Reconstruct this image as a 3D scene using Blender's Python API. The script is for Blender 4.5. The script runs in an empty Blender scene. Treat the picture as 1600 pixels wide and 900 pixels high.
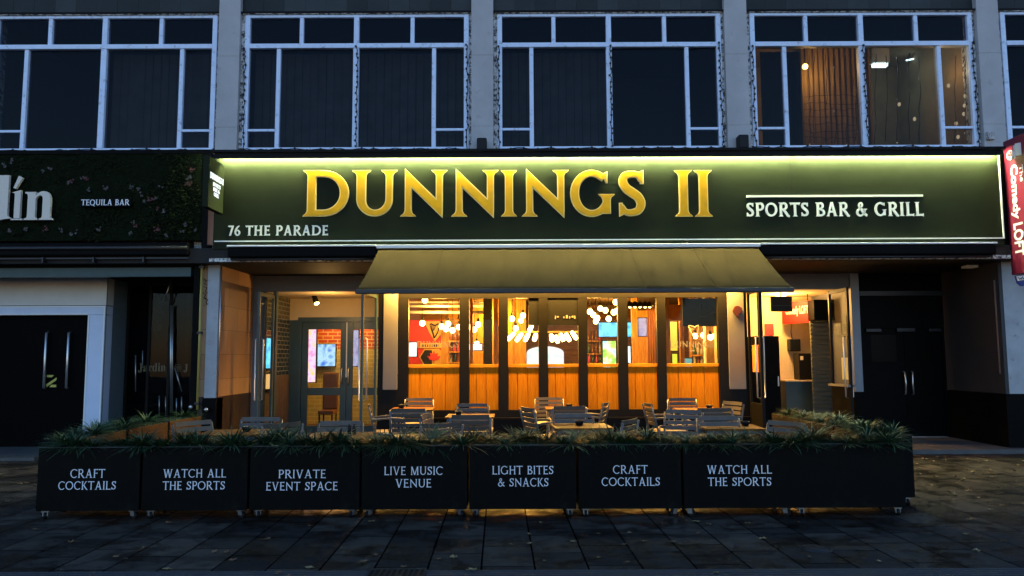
import bpy, bmesh, math, random
from mathutils import Vector, Matrix, Euler

R = math.radians
rnd = random.Random(7)
S = bpy.context.scene
COL = S.collection

# ------------------------------------------------------------------ camera, sky, sun, exposure
CAM = Vector((0.0, 0.0, 1.6))
FPX = 1177.0                                     # focal length in pixels of a 1600 px wide frame
cam_data = bpy.data.cameras.new('camera')
cam_data.sensor_width = 36.0
cam_data.lens = FPX / 1600.0 * 36.0
cam_data.clip_end = 500.0
cam = bpy.data.objects.new('camera', cam_data)
COL.objects.link(cam)
CROT = Euler((R(90 + 5.3), 0, 0)).to_matrix() @ Matrix.Rotation(R(-0.24), 3, 'Z')
cam.matrix_world = Matrix.Translation(CAM) @ CROT.to_4x4()
S.camera = cam

world = bpy.data.worlds.new('World')
S.world = world
world.use_nodes = True
wn = world.node_tree
bg = wn.nodes['Background']
sky = wn.nodes.new('ShaderNodeTexSky')
sky.sky_type = 'NISHITA'
sky.sun_disc = False
sky.sun_elevation = R(6.0)
sky.sun_rotation = R(0)
sky.ozone_density = 4.5
sky.dust_density = 0.4
tint = wn.nodes.new('ShaderNodeVectorMath')      # a dull violet evening rather than a clear cyan one
tint.operation = 'MULTIPLY'
tint.inputs[1].default_value = (1.62, 1.02, .88)
wn.links.new(sky.outputs[0], tint.inputs[0])
wn.links.new(tint.outputs[0], bg.inputs[0])
bg.inputs[1].default_value = 0.15

sun = bpy.data.lights.new('sun', 'SUN')
sun.energy = 0.02
sun.angle = R(10)
sun.color = (1.0, 0.9, 0.8)
suno = bpy.data.objects.new('sun', sun)
suno.rotation_euler = (R(-84.0), 0, 0)           # from behind the building, just over the horizon
suno.location = (0, 40, 20)
COL.objects.link(suno)

S.view_settings.view_transform = 'Standard'
S.view_settings.look = 'None'
S.view_settings.exposure = 2.1
S.view_settings.gamma = 1.0
S.cycles.use_denoising = True
S.cycles.max_bounces = 8
S.cycles.transparent_max_bounces = 16
S.cycles.sample_clamp_indirect = 4.0


def P(px, py, Y):
    """The point of the photograph (1600 x 900) that lies in the plane Y: its X and Z."""
    d = CROT @ Vector(((px - 800) / FPX, (450 - py) / FPX, -1.0))
    t = Y / d.y
    return CAM.x + d.x * t, CAM.z + d.z * t


def PX(px, py, Y):
    return P(px, py, Y)[0]


def PZ(px, py, Y):
    return P(px, py, Y)[1]


# ------------------------------------------------------------------ materials
MATS = {}


def mat(name, col, rough=0.6, metal=0.0, var=0.0, scale=6.0, bump=0.0, bscale=40.0, emit=None, est=0.0, dirt=None,
        dirt_lo=0.5, dirt_hi=0.62, stretch=None, spec=0.5, rvar=0.0, coat=0.0, dscale=None):
    m = bpy.data.materials.new(name)
    m.use_nodes = True
    n, l = m.node_tree.nodes, m.node_tree.links
    b = n['Principled BSDF']
    b.inputs['Base Color'].default_value = (*col, 1)
    b.inputs['Roughness'].default_value = rough
    b.inputs['Metallic'].default_value = metal
    b.inputs['Specular IOR Level'].default_value = spec
    b.inputs['Coat Weight'].default_value = coat
    tc = n.new('ShaderNodeTexCoord')
    mp = n.new('ShaderNodeMapping')
    l.new(tc.outputs['Object'], mp.inputs[0])
    if stretch:
        mp.inputs['Scale'].default_value = stretch
    if var or dirt or rvar:
        nz = n.new('ShaderNodeTexNoise')
        nz.inputs['Scale'].default_value = scale
        nz.inputs['Detail'].default_value = 6
        nz.inputs['Roughness'].default_value = 0.6
        l.new(mp.outputs[0], nz.inputs['Vector'])
        out = None
        if var:
            mr = n.new('ShaderNodeMapRange')
            mr.inputs[1].default_value, mr.inputs[2].default_value = 0.3, 0.7
            mr.inputs[3].default_value, mr.inputs[4].default_value = 1 - var, 1 + var
            l.new(nz.outputs[0], mr.inputs[0])
            mx = n.new('ShaderNodeVectorMath')
            mx.operation = 'SCALE'
            mx.inputs[0].default_value = col
            l.new(mr.outputs[0], mx.inputs['Scale'])
            out = mx.outputs[0]
        if dirt:
            nd = n.new('ShaderNodeTexNoise')
            nd.inputs['Scale'].default_value = dscale or scale * 2.3
            nd.inputs['Detail'].default_value = 9
            nd.inputs['Roughness'].default_value = 0.72
            l.new(mp.outputs[0], nd.inputs['Vector'])
            md = n.new('ShaderNodeMapRange')
            md.inputs[1].default_value, md.inputs[2].default_value = dirt_lo, dirt_hi
            l.new(nd.outputs[0], md.inputs[0])
            mc = n.new('ShaderNodeMix')
            mc.data_type = 'RGBA'
            l.new(md.outputs[0], mc.inputs[0])
            if out:
                l.new(out, mc.inputs[6])
            else:
                mc.inputs[6].default_value = (*col, 1)
            mc.inputs[7].default_value = (*dirt, 1)
            out = mc.outputs[2]
        if out:
            l.new(out, b.inputs['Base Color'])
        if rvar:
            rr = n.new('ShaderNodeMapRange')
            rr.inputs[1].default_value, rr.inputs[2].default_value = 0.35, 0.65
            rr.inputs[3].default_value, rr.inputs[4].default_value = max(0.02, rough - rvar), min(1, rough + rvar)
            l.new(nz.outputs[0], rr.inputs[0])
            l.new(rr.outputs[0], b.inputs['Roughness'])
    if bump:
        nb = n.new('ShaderNodeTexNoise')
        nb.inputs['Scale'].default_value = bscale
        nb.inputs['Detail'].default_value = 5
        l.new(mp.outputs[0], nb.inputs['Vector'])
        bp = n.new('ShaderNodeBump')
        bp.inputs['Strength'].default_value = bump
        bp.inputs['Distance'].default_value = 0.01
        l.new(nb.outputs[0], bp.inputs['Height'])
        l.new(bp.outputs[0], b.inputs['Normal'])
    if emit:
        b.inputs['Emission Color'].default_value = (*emit, 1)
        b.inputs['Emission Strength'].default_value = est
    MATS[name] = m
    return m


def glass_mat(name, tint=(0.9, 0.95, 0.95), rough=0.02, ior=1.45):
    m = bpy.data.materials.new(name)
    m.use_nodes = True
    n, l = m.node_tree.nodes, m.node_tree.links
    n.remove(n['Principled BSDF'])
    t = n.new('ShaderNodeBsdfTransparent')
    t.inputs[0].default_value = (*tint, 1)
    g = n.new('ShaderNodeBsdfGlossy')
    g.inputs['Roughness'].default_value = rough
    lw = n.new('ShaderNodeLayerWeight')
    lw.inputs[0].default_value = 0.5
    pw = n.new('ShaderNodeMath')
    pw.operation = 'POWER'
    pw.inputs[1].default_value = 5.0
    l.new(lw.outputs['Facing'], pw.inputs[0])
    f = n.new('ShaderNodeMath')
    f.operation = 'MULTIPLY_ADD'
    r0 = ((ior - 1) / (ior + 1)) ** 2
    f.inputs[1].default_value = min(.6, r0 * 40)
    f.inputs[2].default_value = r0
    l.new(pw.outputs[0], f.inputs[0])
    mx = n.new('ShaderNodeMixShader')
    l.new(f.outputs[0], mx.inputs[0])
    l.new(t.outputs[0], mx.inputs[1])
    l.new(g.outputs[0], mx.inputs[2])
    l.new(mx.outputs[0], n['Material Output'].inputs[0])
    MATS[name] = m
    return m


def wood_mat(name, c1, c2, rough=0.45, axis='Z', scale=3.0, coat=0.0):
    m = bpy.data.materials.new(name)
    m.use_nodes = True
    n, l = m.node_tree.nodes, m.node_tree.links
    b = n['Principled BSDF']
    tc = n.new('ShaderNodeTexCoord')
    mp = n.new('ShaderNodeMapping')
    mp.inputs['Scale'].default_value = {'Z': (9, 9, 0.7), 'X': (0.7, 9, 9), 'Y': (9, 0.7, 9)}[axis]
    l.new(tc.outputs['Object'], mp.inputs[0])
    nz = n.new('ShaderNodeTexNoise')
    nz.inputs['Scale'].default_value = scale
    nz.inputs['Detail'].default_value = 8
    nz.inputs['Distortion'].default_value = 1.2
    l.new(mp.outputs[0], nz.inputs['Vector'])
    cr = n.new('ShaderNodeValToRGB')
    cr.color_ramp.elements[0].position = 0.35
    cr.color_ramp.elements[0].color = (*c1, 1)
    cr.color_ramp.elements[1].position = 0.68
    cr.color_ramp.elements[1].color = (*c2, 1)
    l.new(nz.outputs[0], cr.inputs[0])
    l.new(cr.outputs[0], b.inputs['Base Color'])
    b.inputs['Roughness'].default_value = rough
    b.inputs['Coat Weight'].default_value = coat
    bp = n.new('ShaderNodeBump')
    b.inputs['Specular IOR Level'].default_value = 0.12
    bp.inputs['Strength'].default_value = 0.2
    bp.inputs['Distance'].default_value = 0.004
    l.new(nz.outputs[0], bp.inputs['Height'])
    l.new(bp.outputs[0], b.inputs['Normal'])
    MATS[name] = m
    return m


def brick_mat(name, c1, c2, mortar, scale, bw=0.24, bh=0.08, ms=0.012, rough=0.3, plane='XZ', bump=0.4):
    m = bpy.data.materials.new(name)
    m.use_nodes = True
    n, l = m.node_tree.nodes, m.node_tree.links
    b = n['Principled BSDF']
    tc = n.new('ShaderNodeTexCoord')
    sp = n.new('ShaderNodeSeparateXYZ')
    cb = n.new('ShaderNodeCombineXYZ')
    l.new(tc.outputs['Object'], sp.inputs[0])
    l.new(sp.outputs[plane[0]], cb.inputs[0])
    l.new(sp.outputs[plane[1]], cb.inputs[1])
    bt = n.new('ShaderNodeTexBrick')
    bt.inputs['Scale'].default_value = scale
    bt.inputs['Brick Width'].default_value = bw
    bt.inputs['Row Height'].default_value = bh
    bt.inputs['Mortar Size'].default_value = ms
    bt.inputs['Color1'].default_value = (*c1, 1)
    bt.inputs['Color2'].default_value = (*c2, 1)
    bt.inputs['Mortar'].default_value = (*mortar, 1)
    l.new(cb.outputs[0], bt.inputs['Vector'])
    l.new(bt.outputs[0], b.inputs['Base Color'])
    b.inputs['Roughness'].default_value = rough
    bp = n.new('ShaderNodeBump')
    bp.inputs['Strength'].default_value = bump
    bp.inputs['Distance'].default_value = 0.005
    bp.invert = True
    l.new(bt.outputs['Fac'], bp.inputs['Height'])
    l.new(bp.outputs[0], b.inputs['Normal'])
    MATS[name] = m
    return m


def emit_mat(name, col, strength):
    m = bpy.data.materials.new(name)
    m.use_nodes = True
    n, l = m.node_tree.nodes, m.node_tree.links
    b = n['Principled BSDF']
    b.inputs['Base Color'].default_value = (0.05, 0.05, 0.05, 1)
    b.inputs['Emission Color'].default_value = (*col, 1)
    b.inputs['Emission Strength'].default_value = strength
    MATS[name] = m
    return m


def screen_mat(name, cols, strength, scale=6.0, seed=0.0):
    """A lit display: soft blocks of a few colours."""
    m = bpy.data.materials.new(name)
    m.use_nodes = True
    n, l = m.node_tree.nodes, m.node_tree.links
    b = n['Principled BSDF']
    b.inputs['Base Color'].default_value = (0.01, 0.01, 0.01, 1)
    tc = n.new('ShaderNodeTexCoord')
    mp = n.new('ShaderNodeMapping')
    mp.inputs['Location'].default_value = (seed, seed * 1.7, seed * 0.6)
    l.new(tc.outputs['Object'], mp.inputs[0])
    nz = n.new('ShaderNodeTexNoise')
    nz.inputs['Scale'].default_value = scale
    nz.inputs['Detail'].default_value = 3
    l.new(mp.outputs[0], nz.inputs['Vector'])
    cr = n.new('ShaderNodeValToRGB')
    e = cr.color_ramp.elements
    k = len(cols)
    while len(e) < k:
        e.new(0.5)
    for i, c in enumerate(cols):
        e[i].position = 0.3 + 0.4 * i / max(1, k - 1)
        e[i].color = (*c, 1)
    l.new(nz.outputs[0], cr.inputs[0])
    l.new(cr.outputs[0], b.inputs['Emission Color'])
    b.inputs['Emission Strength'].default_value = strength
    MATS[name] = m
    return m


def ground_mat():
    m = bpy.data.materials.new('paving')
    m.use_nodes = True
    n, l = m.node_tree.nodes, m.node_tree.links
    b = n['Principled BSDF']
    tc = n.new('ShaderNodeTexCoord')
    mp = n.new('ShaderNodeMapping')
    mp.inputs['Rotation'].default_value = (0, 0, R(90 - 1.0))
    mp.inputs['Location'].default_value = (0.17, 0.14, 0)
    l.new(tc.outputs['Object'], mp.inputs[0])
    bt = n.new('ShaderNodeTexBrick')
    bt.offset = 0.37
    bt.inputs['Scale'].default_value = 1.0
    bt.inputs['Brick Width'].default_value = 0.62
    bt.inputs['Row Height'].default_value = 0.41
    bt.inputs['Mortar Size'].default_value = 0.0075
    bt.inputs['Mortar Smooth'].default_value = 0.1
    bt.inputs['Bias'].default_value = -0.1
    bt.inputs['Color1'].default_value = (0.0200, 0.0158, 0.0125, 1)
    bt.inputs['Color2'].default_value = (0.074, 0.0580, 0.0440, 1)
    bt.inputs['Mortar'].default_value = (0.0018, 0.0018, 0.0018, 1)
    l.new(mp.outputs[0], bt.inputs['Vector'])
    # wear and lichen
    nz = n.new('ShaderNodeTexNoise')
    nz.inputs['Scale'].default_value = 5.5
    nz.inputs['Detail'].default_value = 12
    nz.inputs['Roughness'].default_value = 0.7
    l.new(tc.outputs['Object'], nz.inputs['Vector'])
    # wet patches, longer across than deep
    mw = n.new('ShaderNodeMapping')
    mw.inputs['Scale'].default_value = (0.9, 1.15, 1)
    l.new(tc.outputs['Object'], mw.inputs[0])
    wet = n.new('ShaderNodeTexNoise')
    wet.inputs['Scale'].default_value = 2.4
    wet.inputs['Detail'].default_value = 12
    wet.inputs['Roughness'].default_value = 0.74
    l.new(mw.outputs[0], wet.inputs['Vector'])
    wr = n.new('ShaderNodeMapRange')
    wr.inputs[1].default_value, wr.inputs[2].default_value = 0.46, 0.57
    l.new(wet.outputs[0], wr.inputs[0])
    mr = n.new('ShaderNodeMapRange')
    mr.inputs[1].default_value, mr.inputs[2].default_value = 0.3, 0.7
    mr.inputs[3].default_value, mr.inputs[4].default_value = 0.55, 1.4
    l.new(nz.outputs[0], mr.inputs[0])
    sc = n.new('ShaderNodeVectorMath')
    sc.operation = 'SCALE'
    l.new(bt.outputs[0], sc.inputs[0])
    l.new(mr.outputs[0], sc.inputs['Scale'])
    dk = n.new('ShaderNodeMapRange')
    dk.inputs[3].default_value, dk.inputs[4].default_value = 1.0, 0.42
    l.new(wr.outputs[0], dk.inputs[0])
    s2 = n.new('ShaderNodeVectorMath')
    s2.operation = 'SCALE'
    l.new(sc.outputs[0], s2.inputs[0])
    l.new(dk.outputs[0], s2.inputs['Scale'])
    l.new(s2.outputs[0], b.inputs['Base Color'])
    rr = n.new('ShaderNodeMapRange')
    rr.inputs[3].default_value, rr.inputs[4].default_value = 0.78, 0.3
    l.new(wr.outputs[0], rr.inputs[0])
    l.new(rr.outputs[0], b.inputs['Roughness'])
    sj = n.new('ShaderNodeMapRange')
    sj.inputs[3].default_value, sj.inputs[4].default_value = 0.15, 0.0
    l.new(bt.outputs['Fac'], sj.inputs[0])
    l.new(sj.outputs[0], b.inputs['Specular IOR Level'])
    ad = n.new('ShaderNodeMath')
    ad.operation = 'MULTIPLY_ADD'
    l.new(nz.outputs[0], ad.inputs[0])
    ad.inputs[1].default_value = 0.5
    sb = n.new('ShaderNodeMath')
    sb.operation = 'SUBTRACT'
    sb.inputs[0].default_value = 1.0
    l.new(bt.outputs['Fac'], sb.inputs[1])
    l.new(sb.outputs[0], ad.inputs[2])
    bp = n.new('ShaderNodeBump')
    bp.inputs['Strength'].default_value = 0.35
    bp.inputs['Distance'].default_value = 0.008
    l.new(ad.outputs[0], bp.inputs['Height'])
    l.new(bp.outputs[0], b.inputs['Normal'])
    MATS['paving'] = m
    return m


ground_mat()
mat('concrete', (0.40, 0.40, 0.40), 0.8, var=0.12, scale=2.0, bump=0.15, dirt=(0.2, 0.2, 0.19), dirt_lo=0.6, dirt_hi=0.75)
mat('grey_stone', (0.36, 0.37, 0.38), 0.75, var=0.15, scale=3, bump=0.2, dirt=(0.15, 0.15, 0.15), dirt_lo=0.58, dirt_hi=0.72)
mat('slate_a', (0.020, 0.025, 0.026), 0.55, spec=0.2, var=0.15, scale=2, bump=0.1)
mat('slate_b', (0.036, 0.043, 0.044), 0.55, spec=0.2, var=0.15, scale=2, bump=0.1)
mat('slate_c', (0.027, 0.033, 0.034), 0.55, spec=0.2, var=0.15, scale=2, bump=0.1)
mat('white_frame', (0.62, 0.74, 0.92), 0.5, var=0.05, scale=5, dirt=(0.16, 0.16, 0.15), dirt_lo=0.56, dirt_hi=0.74, dscale=11)
mat('flaked_paint', (0.62, 0.62, 0.60), 0.7, dirt=(0.03, 0.03, 0.03), dirt_lo=0.46, dirt_hi=0.56, scale=8, dscale=16, bump=0.4, bscale=30)
mat('black_flashing', (0.004, 0.004, 0.0045), 0.6, var=0.3, scale=5, spec=0.15)
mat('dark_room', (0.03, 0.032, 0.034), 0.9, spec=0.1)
mat('blind_fabric', (0.10, 0.082, 0.068), 0.9, var=0.3, scale=3)
mat('blind_pale', (0.16, 0.15, 0.14), 0.9, var=0.2, scale=3)
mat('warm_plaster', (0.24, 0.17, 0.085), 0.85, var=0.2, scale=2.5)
glass_mat('window_glass', (0.6, 0.62, 0.66), ior=1.2)
glass_mat('clear_glass', (0.95, 0.96, 0.94), ior=1.2)
glass_mat('leaf_glass', (0.93, 0.95, 0.95), ior=1.06)
mat('sign_green', (0.0150, 0.0190, 0.0092), 0.5, var=0.10, scale=2, spec=0.05, rvar=0.05)
mat('black_paint', (0.0028, 0.0027, 0.0028), 0.5, var=0.25, scale=4, spec=0.05)
mat('black_planter', (0.0018, 0.0022, 0.0021), 0.5, var=0.3, scale=2.5, spec=0.08, rvar=0.12, dirt=(0.010, 0.0095, 0.009), dirt_lo=0.56, dirt_hi=0.78, dscale=3.5)
mat('rim_grey', (0.022, 0.024, 0.023), 0.5, var=0.4, scale=6)
mat('black_timber', (0.0055, 0.0045, 0.0038), 0.5, var=0.2, scale=5, spec=0.15)
mat('gold_letter', (0.74, 0.37, 0.0), 0.5, var=0.1, scale=6, rvar=0.08, spec=0.2)
mat('gold_trim', (0.80, 0.62, 0.22), 0.45, spec=0.3)
mat('ivory_letter', (0.80, 0.80, 0.70), 0.45)
mat('white_letter', (0.80, 0.80, 0.84), 0.5)
mat('trim_white', (0.75, 0.75, 0.72), 0.5)
mat('olive_canvas', (0.050, 0.034, 0.0145), 0.95, spec=0.02, var=0.14, scale=3, bump=0.2, bscale=20, dirt=(0.034, 0.023, 0.0105), dirt_lo=0.54, dirt_hi=0.78, stretch=(1, 0.3, 0.3), dscale=4)
mat('canvas_under', (0.05, 0.045, 0.035), 0.9)
mat('dark_metal', (0.03, 0.03, 0.033), 0.4, metal=0.6)
mat('aluminium', (0.60, 0.60, 0.60), 0.32, metal=0.9, var=0.1, scale=5)
mat('chair_slat', (0.095, 0.078, 0.064), 0.5, metal=0.0, var=0.2, scale=7, spec=0.3)
mat('chair_slat_lit', (0.26, 0.20, 0.13), 0.45, var=0.2, scale=7, spec=0.4)  # lighter copy of the slat colour, lamp light on the seats put in
mat('chair_tube', (0.12, 0.115, 0.11), 0.35, metal=0.5)
wood_mat('panel_wood', (0.48, 0.145, 0.001), (0.62, 0.22, 0.003), 0.7, 'Z')
wood_mat('panel_wood_cap', (0.50, 0.20, 0.008), (0.62, 0.27, 0.015), 0.5, 'X')
wood_mat('table_wood', (0.14, 0.045, 0.005), (0.23, 0.085, 0.012), 0.4, 'X')
wood_mat('planter_wood', (0.075, 0.030, 0.010), (0.125, 0.052, 0.018), 0.6, 'Y')
wood_mat('planter_wood_dark', (0.030, 0.020, 0.008), (0.05, 0.034, 0.013), 0.6, 'Y')
wood_mat('bar_wood', (0.34, 0.16, 0.03), (0.55, 0.29, 0.06), 0.5, 'Z')
wood_mat('bar_wood_dark', (0.10, 0.045, 0.015), (0.2, 0.09, 0.03), 0.5, 'X')
mat('beige_panel', (0.17, 0.155, 0.15), 0.6, var=0.06, scale=3)
mat('grey_band', (0.15, 0.15, 0.16), 0.7, var=0.1, scale=3)
mat('grey_wall', (0.020, 0.0205, 0.022), 0.6, var=0.12, scale=2, dirt=(0.02, 0.02, 0.02), dirt_lo=0.55, dirt_hi=0.75)
brick_mat('cladding_stone', (0.36, 0.19, 0.085), (0.44, 0.25, 0.12), (0.12, 0.07, 0.035), 1.0, bw=0.9, bh=0.42, ms=0.004, rough=0.55, plane='YZ')
mat('brown_plinth', (0.03, 0.018, 0.012), 0.45, var=0.3, scale=3)
mat('teal_paint', (0.035, 0.065, 0.068), 0.4, var=0.1, scale=4)
mat('white_wall', (0.62, 0.60, 0.56), 0.7, var=0.05, scale=3)
mat('cream_wall', (0.62, 0.48, 0.28), 0.7, var=0.06, scale=3)
mat('blue_white', (0.56, 0.63, 0.76), 0.6, var=0.06, scale=3)
mat('step_stone', (0.07, 0.067, 0.064), 0.6, var=0.25, scale=4, bump=0.2)
brick_mat('glazed_brick', (0.03, 0.045, 0.04), (0.045, 0.06, 0.05), (0.3, 0.27, 0.2), 1.0, bw=0.24, bh=0.09, ms=0.008, rough=0.12, plane='YZ')
brick_mat('pale_glazed_brick', (0.32, 0.33, 0.16), (0.38, 0.36, 0.18), (0.5, 0.46, 0.3), 1.0, bw=0.26, bh=0.10, ms=0.008, rough=0.2, plane='XZ')
brick_mat('red_brick', (0.30, 0.04, 0.02), (0.38, 0.06, 0.025), (0.5, 0.4, 0.3), 1.0, bw=0.24, bh=0.09, ms=0.01, rough=0.5, plane='XZ')
wood_mat('wainscot', (0.12, 0.085, 0.06), (0.22, 0.16, 0.11), 0.55, 'Z')
mat('red_paint', (0.55, 0.02, 0.012), 0.5, var=0.1)
mat('sign_red', (0.17, 0.012, 0.035), 0.4, var=0.08, scale=3)
mat('black_plastic', (0.005, 0.005, 0.0055), 0.45, spec=0.2)
mat('brown_carpet', (0.08, 0.05, 0.03), 0.9, var=0.2)
mat('ceiling_dark', (0.10, 0.06, 0.03), 0.8, var=0.2)
mat('moss', (0.005, 0.009, 0.003), 0.95, spec=0.1, var=0.5, scale=9, bump=0.9, bscale=60)
mat('moss_leaf', (0.007, 0.012, 0.0035), 0.9, spec=0.1, var=0.3, scale=4)
mat('pink_petal', (0.12, 0.03, 0.03), 0.6)
mat('white_petal', (0.085, 0.075, 0.07), 0.6)
mat('sand_letter', (0.66, 0.60, 0.50), 0.5)
mat('teal_beam', (0.012, 0.05, 0.055), 0.45, var=0.2)
mat('blade_green', (0.016, 0.056, 0.016), 0.5, var=0.5, scale=2.0, spec=0.5)
mat('blade_pale', (0.030, 0.076, 0.032), 0.45, var=0.3, scale=2.0)
mat('turf', (0.0035, 0.024, 0.004), 0.9, var=0.4, scale=30, bump=1.0, bscale=120)
mat('leaf_brown', (0.14, 0.075, 0.03), 0.5, var=0.4, scale=8)
mat('leaf_yellow', (0.26, 0.19, 0.08), 0.5, var=0.3, scale=8)
mat('yellow_pipe', (0.36, 0.29, 0.07), 0.5, var=0.1)
mat('mosaic', (0.5, 0.5, 0.5), 0.6, dirt=(0.08, 0.08, 0.08), dirt_lo=0.5, dirt_hi=0.52, scale=30)
mat('cast_iron', (0.03, 0.03, 0.032), 0.5, metal=0.5)
mat('ribbed_paving', (0.045, 0.046, 0.050), 0.55, var=0.25, scale=5, bump=0.2)
mat('tower_black', (0.006, 0.0055, 0.005), 0.5, spec=0.2)
mat('gold_paint', (0.55, 0.33, 0.06), 0.4)
mat('frosted', (0.22, 0.19, 0.14), 0.6)
mat('paper', (0.7, 0.62, 0.45), 0.7)
mat('orange_drape', (0.55, 0.14, 0.03), 0.7, var=0.4, scale=7, stretch=(3, 3, 0.4))
mat('shutter_metal', (0.15, 0.17, 0.14), 0.4, metal=0.3)
emit_mat('strip_glow', (0.95, 1.0, 0.52), 185.0)
emit_mat('lit_white', (0.85, 0.95, 1.0), 0.42)
emit_mat('bulb_glow', (1.0, 0.62, 0.18), 5.0)
emit_mat('amber_glow', (1.0, 0.60, 0.12), 4.0)
emit_mat('tube_white', (0.75, 1.0, 0.95), 1.6)
emit_mat('speck_glow', (1.0, 0.85, 0.6), 0.5)
emit_mat('arch_white', (0.92, 1.0, 1.0), 0.45)
screen_mat('screen_blue', [(0.03, 0.35, 0.75), (0.15, 0.7, 1.0), (0.02, 0.2, 0.5)], 0.42, 5, 1)
screen_mat('screen_green', [(0.2, 0.9, 0.9), (0.9, 1.0, 0.8), (0.5, 0.9, 0.1), (0.1, 0.4, 0.1)], 0.38, 5, 2)
screen_mat('screen_pink', [(0.9, 0.12, 0.5), (1.0, 0.6, 0.85), (0.9, 0.6, 0.05)], 0.34, 6, 3)
screen_mat('screen_sky', [(0.05, 0.2, 0.8), (0.5, 0.8, 1.0), (0.03, 0.25, 0.7)], 0.28, 5, 4)
screen_mat('screen_white', [(0.8, 0.95, 1.0), (1.0, 1.0, 1.0), (0.5, 0.75, 0.9)], 0.35, 5, 5)
screen_mat('screen_violet', [(0.25, 0.25, 0.7), (0.6, 0.6, 0.9), (0.3, 0.2, 0.5)], 0.2, 5, 6)
M = MATS


# ------------------------------------------------------------------ mesh building
class MB:
    def __init__(self):
        self.v, self.f, self.s = [], [], []

    def _add(self, vs, fs, smooth=False):
        b = len(self.v)
        self.v += [tuple(p) for p in vs]
        for f in fs:
            self.f.append(tuple(i + b for i in f))
            self.s.append(smooth)
        return self

    def box(self, x0, x1, y0, y1, z0, z1, mtx=None):
        if x0 > x1: x0, x1 = x1, x0
        if y0 > y1: y0, y1 = y1, y0
        if z0 > z1: z0, z1 = z1, z0
        vs = [Vector(p) for p in ((x0, y0, z0), (x1, y0, z0), (x1, y1, z0), (x0, y1, z0), (x0, y0, z1), (x1, y0, z1), (x1, y1, z1), (x0, y1, z1))]
        if mtx is not None:
            vs = [mtx @ p for p in vs]
        return self._add(vs, [(0, 3, 2, 1), (4, 5, 6, 7), (0, 1, 5, 4), (1, 2, 6, 5), (2, 3, 7, 6), (3, 0, 4, 7)])

    def hexa(self, a, b):
        """Two matching quads joined into a solid."""
        vs = list(a) + list(b)
        return self._add(vs, [(0, 1, 2, 3), (7, 6, 5, 4), (0, 4, 5, 1), (1, 5, 6, 2), (2, 6, 7, 3), (3, 7, 4, 0)])

    def tube(self, pts, r, n=8, closed=False):
        pts = [Vector(p) for p in pts]
        k = len(pts)
        rs = r if isinstance(r, (list, tuple)) else [r] * k
        rings, up = [], None
        for i, p in enumerate(pts):
            a = pts[max(0, i - 1)] if not closed else pts[(i - 1) % k]
            c = pts[min(k - 1, i + 1)] if not closed else pts[(i + 1) % k]
            d = (c - a).normalized()
            if up is None:
                up = Vector((0, 0, 1)) if abs(d.z) < 0.9 else Vector((1, 0, 0))
            s = d.cross(up)
            if s.length < 1e-6:
                s = d.cross(Vector((0, 1, 0)))
            s.normalize()
            u = s.cross(d).normalized()
            up = u
            rings.append([p + (s * math.cos(2 * math.pi * j / n) + u * math.sin(2 * math.pi * j / n)) * rs[i] for j in range(n)])
        vs = [q for g in rings for q in g]
        fs = []
        for i in range(k - (0 if closed else 1)):
            i2 = (i + 1) % k
            for j in range(n):
                fs.append((i * n + j, i * n + (j + 1) % n, i2 * n + (j + 1) % n, i2 * n + j))
        self._add(vs, fs, True)
        if not closed:
            b = len(self.v) - len(vs)
            self.f.append(tuple(b + j for j in reversed(range(n)))); self.s.append(False)
            self.f.append(tuple(b + (k - 1) * n + j for j in range(n))); self.s.append(False)
        return self

    def lathe(self, prof, c=(0, 0, 0), n=16):
        """prof: (radius, z) pairs from the bottom up, turned about z."""
        vs, fs = [], []
        for r, z in prof:
            for j in range(n):
                a = 2 * math.pi * j / n
                vs.append((c[0] + r * math.cos(a), c[1] + r * math.sin(a), c[2] + z))
        for i in range(len(prof) - 1):
            for j in range(n):
                fs.append((i * n + j, i * n + (j + 1) % n, (i + 1) * n + (j + 1) % n, (i + 1) * n + j))
        self._add(vs, fs, True)
        b = len(self.v) - len(vs)
        self.f.append(tuple(b + j for j in reversed(range(n)))); self.s.append(False)
        self.f.append(tuple(b + (len(prof) - 1) * n + j for j in range(n))); self.s.append(False)
        return self

    def sphere(self, c, r, n=10, sz=1.0):
        prof = [(max(0.001, r * math.sin(math.pi * i / n)), -r * sz * math.cos(math.pi * i / n)) for i in range(n + 1)]
        return self.lathe(prof, c, n)

    def prism(self, poly, f0, f1):
        """poly: 2-D outline (convex), f0/f1: functions that take (u,v) to the front and the back."""
        k = len(poly)
        vs = [f0(*p) for p in poly] + [f1(*p) for p in poly]
        fs = [tuple(range(k)), tuple(reversed(range(k, 2 * k)))]
        for i in range(k):
            j = (i + 1) % k
            fs.append((i, i + k, j + k, j))
        return self._add(vs, fs)

    def wall(self, poly, y0, y1):
        """An outline in x,z standing between the planes y0 and y1."""
        return self.prism(poly, lambda u, v: (u, y0, v), lambda u, v: (u, y1, v))

    def build(self, name, material, parent=None, local=False, bevel=0.0):
        me = bpy.data.meshes.new(name)
        off = Vector((0, 0, 0))
        if parent is not None and not local:
            off = wloc(parent)
        me.from_pydata([Vector(p) - off for p in self.v], [], self.f)
        me.polygons.foreach_set('use_smooth', self.s)
        bm = bmesh.new()
        bm.from_mesh(me)
        bmesh.ops.recalc_face_normals(bm, faces=bm.faces)
        bm.to_mesh(me)
        bm.free()
        me.materials.append(material if not isinstance(material, str) else M[material])
        o = bpy.data.objects.new(name, me)
        COL.objects.link(o)
        if parent is not None:
            o.parent = parent
        if bevel:
            b = o.modifiers.new('bevel', 'BEVEL')
            b.width = bevel
            b.segments = 2
            b.limit_method = 'ANGLE'
        return o


def wloc(o):
    t = Vector((0, 0, 0))
    while o is not None:
        t = t + o.location
        o = o.parent
    return t


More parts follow.
